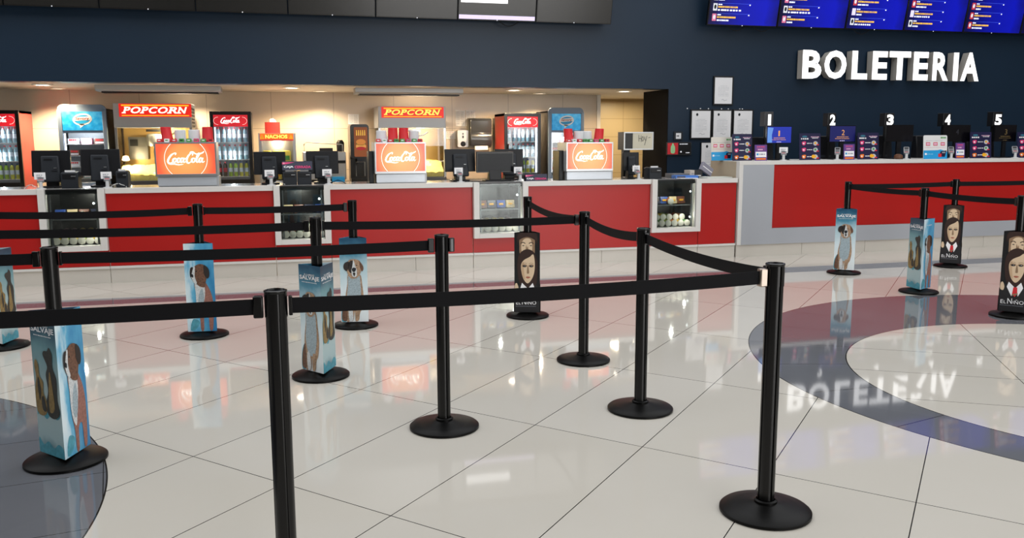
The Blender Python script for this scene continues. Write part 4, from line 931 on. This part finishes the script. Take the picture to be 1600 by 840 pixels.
def wall_sheet(px, label, g=None, cols=3, red=False):
    a, b, c, d = rect(*px, YK-.008); mb = MB().box(0, b-a, 0, .006, 0, d-c, PAPER); A = Art(mb, (0, 0, 0)); w, h = b-a, d-c
    for i in range(7):
        for k in range(cols): A.dashes(w*(.08+k*.86/cols), h*(.86-i*.12), w*.7/cols, h*.03, REDP if (red and i == 0) else INK, 1, 3)
    o = mb.build('paper_notice', loc=(a, YK-.008, c)); tag(o, label, 'notice', g)
wall_sheet((544, 178, 561, 194), 'white sheet on the tiles above the tall black drinks machine', 'paper notices on the kitchen wall', 2)
wall_sheet((712, 172, 727, 197), 'white printed sheet, left of two above the soap dispenser', 'paper notices on the kitchen wall', 2)
wall_sheet((728, 172, 743, 197), 'white printed sheet, right of two beside the towel dispenser', 'paper notices on the kitchen wall', 2)
wall_sheet((697, 205, 713, 217), 'small white sheet with red heading beside the right popcorn machine', 'paper notices on the kitchen wall', 1, True)
a, b, c, d = rect(715, 203, 732, 230, YK-.12)
t = thing('soap_dispenser', 'silver-white soap dispenser on the wall left of the towel dispenser', 'soap dispenser', ((a+b)/2, YK-.12, c)); w, h = (b-a)/2, d-c
mb = MB().rbox(-w, w, 0, .12, 0, h, .02, M('silver plastic', 'b9b9bd', .3, metal=.3)); mb.build('body', t, bevel=.004)
MB().lathe([(.001, -.012), (.03, -.01), (.04, .0)], DARK, 18, (.0, 0, .05), 'y').build('push_button', t); mb = MB(); A = Art(mb, (-w, -.001, 0)); A.ell(w, h*.6, .012, .022, DARK, 1, 12); A.ell(w, h*.78, .01, .014, DARK2, 1, 12); mb.build('droplet_mark', t)
a, b, c, d = rect(734, 184, 770, 231, YK-.22)
t = thing('towel_dispenser', 'smoky grey paper towel dispenser on the wall above the till screens', 'towel dispenser', ((a+b)/2, YK-.22, c)); w, h = (b-a)/2, d-c
SMK = M('smoky plastic', '33363c', .15, spec=.8)
MB().rbox(-w, w, .10, .22, 0, h, .03, M('grey brown plastic', '6a6456', .35)).build('back_shell', t)
MB().extx([(.10, .03), (.03, .03), (0, .09), (.0, h*.42), (.03, h*.5), (.02, h*.6), (.01, h*.9), (.04, h-.01), (.10, h-.01)], -w+.015, w-.01, SMK).build('cover', t, bevel=.01)
MB().box(-w*.5, w*.6, .03, .07, -.03, .03, WH).build('towel', t); 
# corridor fittings
a, b, c, d = rect(972, 141, 1000, 152, 14.2); t = thing('duct_box', 'tan duct box high on the corridor wall, under its ceiling', 'duct', ((a+b)/2, 14.2, c))
MB().box(-(b-a)/2, (b-a)/2+.3, 0, .19, 0, ZS-c-.002, M('tan metal', 'a48f66', .5)).build('box', t); MB().box(-(b-a)/2+.02, (b-a)/2+.28, -.006, 0, .02, .04, M('tan metal seam', '6e6044', .6)).build('slot', t)

# ================================================================ ON THE FOOD COUNTER
ZC = ZT-.002
CREAM = 'ffffff'
def orange_mat(name, k):
    return ramp_mat(name, [(0, 'ff9d5c'), (.6, 'f98c50'), (1, 'e9573c')], 'X', .0, .27, .22, 2.5, .2, emit=k, radial=(0, -.01, .26))
ORM = [orange_mat('lit orange panel', .72)]*3
DRIPM = [REDP, WH, REDP, GRN, GRN, PINK, GRN, REDP]
def cup_stack(kind, loc, label, tilt=0, s=1):
    t = thing('cup_stack', label, 'cups', loc, 0, 'upturned cup stacks on the dispensers'); m_ = CUPR if kind == 'red' else CUPW
    mb = MB()
    if kind == 'red': mb.lathe([(.060, 0), (.060, .018), (.055, .024), (.051, .150), (.046, .154), (.001, .151)], m_, 24)
    else: mb.lathe([(.062, 0), (.062, .022), (.058, .026), (.055, .120), (.048, .126), (.001, .124)], m_, 24)
    if tilt: mb.rotx(0); mb.v = [(x+z*tilt, y, z) for x, y, z in mb.v]
    mb.build('outer_cup', t)
    MB().lathe([(.062 if kind == 'red' else .064, -.0), (.062 if kind == 'red' else .064, .012)], M('darker rim '+kind, 'b01c24' if kind == 'red' else 'c4c6cc', .5), 24, cap=False).build('stacked_rims', t)
def dispenser(px, cups, label, which, Y=9.47, left_body=False):
    x0, x1, _, zt = rect(*px, Y); w = (x1-x0)/2; H = zt-ZC; xc = (x0+x1)/2
    t = thing('drink_dispenser', label, 'drink dispenser', (xc, Y, ZC), 0, 'orange lit drink dispensers'); zp = .115
    f = MB(); f.box(-w, w, .012, .34, zp-.01, H, STEELP); f.box(-w+.02, w+.01, .03, .34, .0, zp-.01, STEELP); f.build('housing', t, bevel=.004)
    f = MB(); e = .016; f.box(-w, w, 0, .012, zp-.01, zp+e, STEEL); f.box(-w, w, 0, .012, H-e, H, STEEL); f.box(-w, -w+e, 0, .012, zp+e, H-e, STEEL); f.box(w-e, w, 0, .012, zp+e, H-e, STEEL); f.build('panel_frame', t, bevel=.002)
    mb = MB().box(-w+e, w-e, .005, .012, zp+e, H-e, ORM[0]); A = Art(mb, (-w+e, .005, zp+e), step=.0012); q = 2*(w-e); hh = H-zp-2*e
    LW = M('lit white lettering', 'fff6ee', emit=.95)
    R_ = .205; cz = hh*.5; th = math.asin(min(1, hh*.5/R_))
    for s in (0, PI): A.stroke([(q/2+R_*math.cos(s-th+2*th*k/14), cz+R_*math.sin(s-th+2*th*k/14)) for k in range(15)], .0045, LW, 1)
    A.script(q*.17, hh*.34, q*.66, LW, 2)
    mb.build('lit_panel', t)
    MB().box(-w+.015, w-.015, .02, .05, .012, zp-.018, M('pale lower steel', 'c0c6cd', .3, metal=.3)).build('lower_panel', t)
    v = MB()
    for k in range(8):
        u = -w+.05+k*(2*w-.08)/7.3
        v = MB().rbox(u-.026, u+.022, .05, .10, H, H+.036, .008, DRIPM[k]); Art(v, (u-.02, .05, H)).rect(.004, .014, .03, .024, [WH, GRN, WH, BLACKF][k % 4], 1); v.build('flavour_tab', t)
    for k, (kind, cx, tl) in enumerate(cups):
        X = at(cx, (px[1]-15), Y+.16).x
        cup_stack(kind, (X, Y+.18, ZC+H), '%s cup stack, %s from left on the %s orange dispenser' % ({'red': 'red', 'white': 'white'}[kind], ORD[k], which), tl)
    if left_body:
        MB().box(-w-.055, -w-.004, .10, .34, 0, H*.78, DARK).build('side_unit', t, bevel=.006)
    return t
dispenser((242, 222, 339, 290), [('red', 262, -.15), ('white', 281, 0), ('white', 303, 0), ('red', 324, 0)], 'leftmost orange lit drink dispenser, before the left popcorn machine', 'leftmost')
dispenser((586, 222, 666, 287), [('white', 596, 0), ('red', 614, 0), ('red', 631, 0), ('white', 647, 0)], 'middle orange lit drink dispenser, before the right popcorn machine', 'middle', left_body=True)
dispenser((885, 222, 958, 281), [('red', 890, -.1), ('white', 905, 0), ('white', 918, 0), ('red', 936, .08)], 'rightmost orange lit drink dispenser, before the right freezer', 'rightmost', left_body=True)

def till_monitor(px, label, Y=9.62, face='back', tilt=.14, rz=0, zb=None):
    x0, x1, _, zt = rect(*px, Y); w = (x1-x0)/2; zb = ZC if zb is None else zb; H = zt-zb
    t = thing('till_monitor', label, 'monitor', ((x0+x1)/2, Y+.12, zb), rz, 'till monitors')
    sc = MB().box(-w, w, -.012, .02, H*.30, H, DARK if face == 'back' else BEZ); 
    if face != 'back': sc.box(-w+.014, w-.014, -.015, -.012, H*.34, H-.02, M('dark monitor glass', '10141a', .2, spec=.25))
    sc.rotx(-tilt if face == 'back' else .08, (0, 0, H*.6)); sc.build('screen', t, bevel=.006)
    if face == 'back':
        b = MB(); pts = [(-w*.5, H*.14), (w*.52, H*.14), (w*.42, H*.84), (-w*.48, H*.84)]; b.ext(pts, -.055, -.005, DARK2); b.rotx(-tilt, (0, 0, H*.6)); b.build('electronics_box', t, bevel=.012)
        b = MB().box(-w*.3, .02, -.062, -.054, H*.72, H*.76, DARK).box(w*.05, w*.35, -.062, -.054, H*.42, H*.44, DARK); b.rotx(-tilt, (0, 0, H*.6)); b.build('vents', t)
        b = MB().box(w*.18, w*.32, -.064, -.056, H*.50, H*.515, STEEL); b.rotx(-tilt, (0, 0, H*.6)); b.build('badge', t)
    MB().extx([(-.02, .015), (.10, .015), (.05, H*.4), (-.01, H*.4)], -w*.32, w*.34, DARK).build('neck', t, bevel=.006)
    MB().box(-w*.55, w*.58, -.06, .14, 0, .018, DARK).build('foot', t, bevel=.006)
    return t
till_monitor((45, 235, 107, 292), 'leftmost black till monitor seen from behind, above the first display case')
till_monitor((123, 233, 185, 291), 'second black till monitor from left, left of the leftmost orange dispenser', rz=.05)
till_monitor((396, 237, 447, 290), 'black till monitor left of the purple closed-till sign and receipt printers')
till_monitor((479, 236, 530, 289), 'black till monitor right of the purple closed-till sign and receipt printers')
till_monitor((698, 233, 746, 286), 'black till monitor seen from behind, below the soap dispenser')
till_monitor((777, 233, 822, 285), 'black till monitor behind the front-facing screen, before the right fridge', Y=9.75)
till_monitor((748, 237, 806, 284), 'dark screen facing the viewer on the counter above the third display case', Y=9.5, face='front')
till_monitor((979, 238, 1004, 281), 'narrow black till device under the box with handwriting', Y=9.6, tilt=.05)
def receipt_printer(px, label, Y=9.52, rz=0):
    x0, x1, _, zt = rect(*px, Y); w = (x1-x0)/2; H = zt-ZC
    t = thing('receipt_printer', label, 'printer', ((x0+x1)/2, Y, ZC), rz, 'small black receipt printers')
    MB().extx([(0, 0), (.17, 0), (.17, H*.9), (.10, H), (0, H*.93)], -w, w, DARK2).build('case', t, bevel=.006)
    MB().box(-w+.015, w*.7, -.004, .002, H*.55, H*.86, DARK).build('front_lid', t, bevel=.002); MB().box(w*.2, w*.75, -.006, -.001, H*.7, H*.745, STEEL).build('badge', t)
    MB().box(-w*.6, w*.6, .04, .05, H*.93, H+.012, PAPER).build('paper_slip', t)
receipt_printer((95, 268, 122, 292), 'black receipt printer between the two leftmost till monitors'); receipt_printer((181, 266, 200, 291), 'black receipt printer right of the second till monitor')
receipt_printer((442, 267, 464, 290), 'left one of two receipt printers under the purple closed-till sign'); receipt_printer((465, 267, 487, 290), 'right one of two receipt printers under the purple closed-till sign')
receipt_printer((1015, 261, 1034, 281), 'black receipt printer standing alone near the fourth display case')
def closed_sign(px, z0, label, Y):
    x0, x1, _, zt = rect(*px, Y); w = x1-x0; h = at((px[0]+px[2])/2, px[1], Y).z-z0
    t = thing('desk_sign', label, 'sign', (x0, Y, z0), 0, 'closed till signs')
    mb = MB().extx([(0, 0), (.004, 0), (.045, h), (.041, h)], 0, w, M('navy sign board', '1c1f3a', .35)); mb.extx([(.09, 0), (.094, 0), (.049, h), (.045, h)], 0, w, M('navy sign board', '1c1f3a'))
    sl = Vector((0, .041, h)).normalized(); A = Art(mb, (0, -.0005, 0), V=sl, N=(0, -sl.z, sl.y))
    A.poly([(0, h*.98), (0, h*.72), (w*.12, h*.74), (w*.42, h*.98)], PINK, 1); A.text('C', w*.03, h*.78, w*.05, h*.16, WH, 2, .02)
    A.text('CAJA', w*.05, h*.22, w*.32, h*.32, WH, 1, .03); A.text('CERRADA', w*.41, h*.22, w*.54, h*.32, M('magenta print', 'd0286a', .5, emit=.15), 1, .02)
    mb.build('board', t)
closed_sign((441, 252, 488, 267), ZC+.155, 'purple CAJA CERRADA sign lying on the pair of receipt printers', 9.53); closed_sign((822, 272, 856, 284), ZC, 'purple CAJA CERRADA sign standing low by the front-facing screen', 9.5)
def card_reader(px, label, Y=9.5, zb=None, w=.028, tagc=True, rz=.2):
    p = at(px[0], px[1], Y); zb = ZC if zb is None else zb
    t = thing('card_reader', label, 'card reader', (p.x, Y, zb), rz, 'card readers on stands')
    MB().lathe([(.045, 0), (.045, .006), (.018, .012), (.016, .07)], M('white stand', 'c9cacb', .35), 18).build('stand', t)
    mb = MB().rbox(-w*1.1, w*1.1, -.012, .014, 0, .12, .012, M('terminal shell', '8b8c90', .4)); A = Art(mb, (-w, -.012, 0)); A.rect(.006, .075, 2*w-.006, .11, DARK, 1)
    for r in range(4):
        for k in range(3): A.rect(.009+k*.014, .012+r*.015, .019+k*.014, .022+r*.015, DARK2 if r else REDP, 1)
    mb.rotx(-.9); mb.shift((0, .01, .07)); mb.build('terminal', t)
    if tagc:
        mb = MB().box(-.055, .045, .045, .05, .09, .16, WH); A = Art(mb, (-.055, .045, .09)); A.dashes(.02, .04, .06, .008, INK, 1, 3); A.dashes(.02, .025, .05, .006, INK, 1, 3); mb.build('price_card', t)
        MB().tube([(0, .03, .0), (0, .052, .1)], .003, DARK).build('card_wire', t)
for px, lab in [((64, 290), 'card reader before the leftmost till monitor'), ((168, 290), 'card reader before the second till monitor from left'), ((424, 289), 'card reader before the monitor left of the purple sign'),
                ((514, 288), 'card reader before the monitor right of the purple sign'), ((720, 286), 'card reader left of the front-facing screen'), ((813, 284), 'card reader right of the front-facing screen'), ((998, 280), 'card reader under the box with handwriting')]:
    card_reader(px, lab)
for i, (x0, x1, lab) in enumerate([(38, 60, 'white cable on the counter left of the leftmost card reader'), (172, 198, 'white cable looping right of the second card reader'), (516, 540, 'black cable right of the fourth till monitor'), (735, 800, 'black cables under the front-facing screen'), (425, 445, 'white cable behind the card reader by the purple sign')]):
    a, b = at(x0, 288, 9.52), at(x1, 288, 9.52); n = 12; mb = MB()
    mb.tube([(a.x+(b.x-a.x)*k/n, 9.5+.03*math.sin(k*1.3), ZC+.006+.035*math.sin(PI*k/n)*(i != 3)) for k in range(n+1)], .004, DARK if i in (2, 3) else M('white cable', 'cfcfcf', .5)); tag(mb.build('cable'), lab, 'cable', 'loose cables on the food counter')
# box with handwriting on a black column
a, b, c, d = rect(975, 206, 1021, 234, 9.84); w = b-a
t = thing('display_box', 'metal-framed box with handwriting on pale paper, on a black column', 'box', (a, 9.84, ZC)); c -= ZC; d -= ZC
MB().box(.02, .10, .05, .13, 0, c, DARK).build('column', t); f = MB(); f.box(0, w, .01, .2, c, d, BLACKF); f.build('case', t, bevel=.004)
f = MB(); e = .014; f.box(0, w, 0, .01, c, c+e, STEEL); f.box(0, w, 0, .01, d-e, d, STEEL); f.box(0, e, 0, .01, c+e, d-e, STEEL); f.box(w-e, w, 0, .01, c+e, d-e, STEEL); f.build('frame', t)
mb = MB().box(w*.30, w-e, .002, .01, c+e, d-e, M('cream paper', 'cfc9b4', .6)); A = Art(mb, (w*.3, .002, c+e)); q = w*.7-e; h = d-c-2*e; I2 = INKD
for pts in ([(.30, .88), (.31, .45)], [(.42, .85), (.43, .42)], [(.31, .66), (.42, .66)], [(.50, .8), (.46, .62), (.50, .48), (.56, .62), (.50, .8)], [(.60, .78), (.62, .60), (.66, .52)], [(.72, .82), (.66, .5), (.60, .22)], [(.78, .7), (.9, .72)]):
    A.stroke([(x*q, y*h) for x, y in pts], .006, I2, 1, 3)
mb.build('paper', t)
# clutter beside the ticket counter
def lay(px, Y, sz, mat, name, label, cat, rz, z=ZC, art=None):
    p = at(px[0], px[1], Y); mb = MB().box(-sz[0]/2, sz[0]/2, -sz[1]/2, sz[1]/2, 0, sz[2], mat)
    if art: art(Art(mb, (-sz[0]/2, -sz[1]/2, 0)))
    o = mb.build(name, loc=(p.x, Y, z), rz=rz, bevel=.003); tag(o, label, cat); return o
lay((1058, 280), 9.8, (.22, .2, .05), M('grey tray', '6f7072', .5), 'tray', 'grey tray at the back left of the counter clutter', 'tray', .1, art=lambda A: A.rect(.02, .01, .2, .03, DARK2, 1))
lay((1070, 280), 9.6, (.28, .17, .035), M('bright blue box', '2f6fc4', .45), 'flat_box', 'flat bright blue box on the counter above the fourth display case', 'box', -.15, art=lambda A: (A.rect(.02, .008, .12, .028, NAVY, 1)))
lay((1072, 284), 9.52, (.24, .14, .008), PAPER, 'paper_sheet', 'white paper sheet lying before the flat blue box', 'paper', .1)
lay((1078, 280), 9.78, (.09, .12, .09), M('pale pack', 'c6bdb4', .5), 'paper_pack', 'pale upright pack left of the black binder', 'pack', .2, art=lambda A: A.dashes(.02, .04, .05, .015, INK, 1, 3))
lay((1088, 280), 9.78, (.11, .12, .09), DARK, 'binder', 'black binder between the pale pack and the tilted folders', 'binder', -.1, art=lambda A: A.rect(.02, .02, .09, .03, STEEL, 1))
o = lay((1101, 279), 9.74, (.2, .04, .10), M('grey folder', '8b8a98', .5), 'folder', 'grey folder leaning right of the black binder', 'folder', .35, art=lambda A: A.rect(.01, .045, .19, .055, WH, 1)); o.rotation_euler[1] = .5; o.location.z += .055
lay((1118, 281), 9.6, (.34, .2, .012), M('cream sheet', 'd5d8cf', .6), 'paper_sheet', 'large cream sheet at the foot of the ticket counter side', 'paper', .05)

# ================================================================ ON THE TICKET COUNTER
ZU = ZK
def stand_board(px, Y, name, label, cat, draw, mat, grp=None, r=.012):
    x0, x1, _, zt = rect(*px, Y); w = x1-x0; h = at((px[0]+px[2])/2, px[1], Y).z-ZU
    t = thing(name, label, cat, (x0, Y, ZU), 0, grp); mb = MB().rbox(0, w, 0, .006, 0, h, r, mat); draw(Art(mb, (0, 0, 0)), w, h); mb.rotx(-.08); mb.build('printed_board', t)
    MB().extx([(.004, 0), (.09, 0), (.086, .004), (.02, h*.45), (.014, h*.45)], w*.4, w*.6, BLACKF).build('easel', t)
def draw_combo(A, w, h):
    W2 = WH; A.ell(w*.25, h*.88, w*.12, h*.035, M('teal logo print', '2e6f86', .5), 1); A.dashes(w*.08, h*.77, w*.36, h*.05, W2, 1, 4); A.dashes(w*.54, h*.85, w*.4, h*.03, M('pale pink print', 'e8b9d4', .5), 1, 7); A.dashes(w*.6, h*.81, w*.3, h*.025, W2, 1, 6)
    for k, y in enumerate((.62, .38, .12)):
        A.blob([(w*.12, h*(y+.05)), (w*.3, h*(y+.07)), (w*.27, h*(y-.05)), (w*.16, h*(y-.06))], PINK if k < 2 else ORG, 1); A.ell(w*.2, h*y, w*.04, h*.03, W2, 2, 10)
        A.dashes(w*.36, h*(y-.01), w*.26, h*.03, W2, 1, 4); A.ell(w*.76, h*y, w*.11, h*.085, M('pale grey print', 'b9bcc6', .5), 1); A.ell(w*.75, h*(y+.01), w*.05, h*.04, [YEL, GRN, YEL][k], 2); A.rect(w*.8, h*(y-.07), w*.92, h*(y-.03), REDP, 2)
    A.ell(w*.66, h*.13, w*.09, h*.07, YEL, 3)
def draw_broch(A, w, h):
    A.poly([(0, .0), (w, 0), (w, h*.30), (w*.72, h*.40), (w*.6, h*.37), (0, h*.36)], BLUE, 1); A.dashes(w*.72, h*.86, w*.24, h*.07, GRN, 1, 4)
    for k in range(3): A.rect(w*(.1+.31*k), h*.56, w*(.28+.31*k), h*.70, REDP, 1); A.rect(w*(.12+.31*k), h*.59, w*(.26+.31*k), h*.67, M('pale pink print', 'e8b9d4'), 2)
    A.dashes(w*.1, h*.76, w*.7, h*.012, INK, 1, 12); A.dashes(w*.06, h*.48, w*.88, h*.01, PINK, 1, 14); A.rect(w*.06, h*.17, w*.14, h*.25, WH, 2); A.dashes(w*.16, h*.19, w*.25, h*.03, M('pale blue print', '8fd0ee', .5), 2, 5)
    A.poly([(w*.66, h*.1), (w*.9, h*.08), (w*.98, h*.36), (w*.72, h*.32)], NAVY, 2); A.rect(w*.62, h*.08, w*.76, h*.22, REDP, 3); A.rect(w*.78, h*.24, w*.92, h*.3, INK, 3)
def draw_fly(A, w, h):
    A.rect(w*.12, h*.62, w*.88, h*.94, M('light purple print', '7d4a8c', .5), 1); A.dashes(w*.2, h*.84, w*.6, h*.06, PINK, 2, 4); A.dashes(w*.25, h*.66, w*.4, h*.07, M('pale pink print', 'e8b9d4'), 2, 3)
    A.rect(w*.06, h*.22, w*.94, h*.56, WH, 1); A.rect(w*.14, h*.34, w*.3, h*.46, BLUE, 2); A.dashes(w*.38, h*.36, w*.48, h*.08, INK, 2, 4); A.rect(w*.1, h*.06, w*.9, h*.16, ORG, 1)
CB = M('dark purple poster', '1f1d42', .35); WB = M('white board', 'e6e6e6', .5); g1, g2 = 'purple combo posters on the ticket counter', 'small purple flyers on the ticket counter'
stand_board((1145, 209, 1176, 251), 9.62, 'counter_poster', 'purple combo poster at the left end, beside the white brochure board', 'poster', draw_combo, CB, g1)
stand_board((1250, 208, 1283, 250), 9.62, 'counter_poster', 'purple combo poster between number signs 1 and 2', 'poster', draw_combo, CB, g1)
stand_board((1341, 207, 1374, 249), 9.62, 'counter_poster', 'purple combo poster between number signs 2 and 3', 'poster', draw_combo, CB, g1)
stand_board((1517, 206, 1550, 247), 9.62, 'counter_poster', 'purple combo poster between number signs 4 and 5', 'poster', draw_combo, CB, g1)
stand_board((1591, 206, 1624, 246), 9.62, 'counter_poster', 'purple combo poster cut off by the right edge', 'poster', draw_combo, CB, g1)
stand_board((1112, 214, 1145, 252), 9.8, 'brochure_board', 'white and blue brochure board before the certificates at the counter end', 'board', draw_broch, M('cream board', 'dcd6cc', .5), 'white and blue brochure boards')
stand_board((1444, 211, 1481, 248), 9.5, 'brochure_board', 'white and blue rounded brochure board between number signs 3 and 4', 'board', draw_broch, WB, 'white and blue brochure boards', .02)
stand_board((1180, 226, 1199, 251), 9.55, 'flyer_stand', 'small purple flyer stand below number sign 1', 'flyer', draw_fly, PUR, g2, .004)
stand_board((1319, 225, 1336, 250), 9.52, 'flyer_stand', 'small purple flyer stand right of the reader below number 2', 'flyer', draw_fly, PUR, g2, .004)
stand_board((1494, 223, 1508, 248), 9.6, 'flyer_stand', 'small purple flyer stand below number sign 4', 'flyer', draw_fly, PUR, g2, .004)
CS = ['lit blue', 'dim blue', 'dark', 'dark', 'dark']
BS = M('lit blue customer screen', '142a9a', emit=.45); BS2 = M('dim blue customer screen', '0a0f50', emit=.5); BS3 = M('dark customer screen', '08060c', .25)
TO = M('screen orange digit', 'c98a4a', emit=.7); TDK = M('screen dim digit', '5a4a2a', emit=.5); TDG = M('screen faint digit', '22222a', .5, emit=.1); PBL = M('screen pale blue shape', '5b86c8', emit=.5)
mon = [((1198, 197, 1237, 224), '1', BS, TO), ((1296, 196, 1337, 222), '2', BS2, TO), ((1385, 195, 1427, 221), '', BS3, TDG), ((1474, 195, 1516, 221), '4', BS3, TDG), ((1554, 195, 1588, 221), '3', BS3, TDK)]
for i, (px, dg, bm, tm) in enumerate(mon):
    Y = 9.72; a, b, c, d = rect(*px, Y); w = b-a; c -= ZU; d -= ZU
    t = thing('customer_screen', '%s customer screen under number sign %d%s' % (CS[i], i+1, ' showing a %s' % dg if dg and i != 3 else ''), 'screen', (a, Y, ZU), 0, 'customer screens on the ticket counter')
    mb = MB().box(0, w, 0, .03, c, d, BEZ).box(.008, w-.008, -.002, 0, c+.008, d-.008, bm); A = Art(mb, (0, -.002, c), step=.001); h = d-c
    if dg: A.text(dg, w*.46, h*.42, w*(.11 if dg != '1' else .06), h*.32, tm, 1, 0)
    if i < 2 or i == 4: A.dashes(w*.28, h*.3, w*.46, h*.035, tm, 1, 7); A.dashes(w*.22, h*.2, w*.56, h*.03, tm, 1, 9); A.dashes(w*.4, h*.07, w*.2, h*.03, TLAV if i < 2 else tm, 1, 3)
    if i == 0: A.poly([(.01, h*.05), (w*.22, h*.05), (w*.2, h*.5), (w*.26, h*.9), (.01, h*.93)], PBL, 1)
    mb.build('display', t)
    MB().box(w*.42, w*.58, .005, .03, .0, c, DARK).build('neck', t); MB().box(w*.15, w*.85, -.06, .12, 0, .012, DARK).build('foot', t, bevel=.003)
    # dark till machine behind every screen
    t = thing('till_machine', 'black till machine behind the counter at number sign %d' % (i+1), 'till', (a-.02, 9.965, ZU), 0, 'black till machines on the ticket counter')
    MB().extx([(0, 0), (.14, 0), (.12, c+.08), (.04, c+.08)], -.16, w*.8, DARK).build('case', t, bevel=.01); MB().box(-.10, w*.6, -.0, .01, .02, .05, DARK2).build('keyboard_edge', t)
    if i in (0, 2, 4): MB().box(-.02, -.012, -.09, -.084, 0, c-.02, STEEL).box(-.04, 0.01, -.11, -.06, 0, .004, STEEL).build('price_post', t)
for i, (x0, x1) in enumerate([(1197, 1208), (1296, 1306), (1385, 1397), (1476, 1486), (1554, 1566)]):
    Y = 9.85; a, b, c, d = rect(x0, 176 if i in (0, 4) else 178, x1, 196, Y); w = b-a
    dw = {0: .5}.get(i, 1)
    t = thing('number_sign', 'number sign reading %d standing above its customer screen' % (i+1), 'sign', (a, Y, ZU), 0, 'numbered position signs'); c -= ZU; d -= ZU
    MB().box(-.02, w+.004, .002, .11, c-.01, d+.012, BLACKF if i not in (0,) else M('grey sign box', '3b3b3e', .4)).build('sign_box', t, bevel=.003)
    mb = MB(); A = Art(mb, (0, .002, c)); A.text(str(i+1), .008+(w*.2 if i == 0 else 0), .002, (w-.012)*dw, (d-c)*(.86 if i in (0, 4) else .95), M('lit white digit', 'ffffff', emit=.7), 1, .05)
    mb.build('digit', t); MB().box(-.02, -.014, .0, .004, c+.005, d-.005, STEELD).box(.02, .05, .05, .08, 0, c-.01, BLACKF).build('post', t)
for i, (px, lab) in enumerate([((1224, 251), 'white card reader below number sign 1'), ((1308, 250), 'card reader with dark cable below number sign 2'), ((1416, 249), 'white card reader below number sign 3'), ((1486, 248), 'card reader below number sign 4'), ((1586, 247), 'card reader at the right edge below number sign 5')]):
    card_reader(px, lab, Y=9.52, zb=ZU, tagc=(i == 0), w=.03, rz=-.6)
o = MB().lathe([(.04, 0), (.055, .02), (.05, .05), (.02, .065)], M('brown leather', '5f3a22', .5, var=.3), 18).build('purse', loc=(at(1404, 240, 9.58).x, 9.58, ZU)); tag(o, 'brown rounded purse behind the card reader below number sign 3', 'purse')
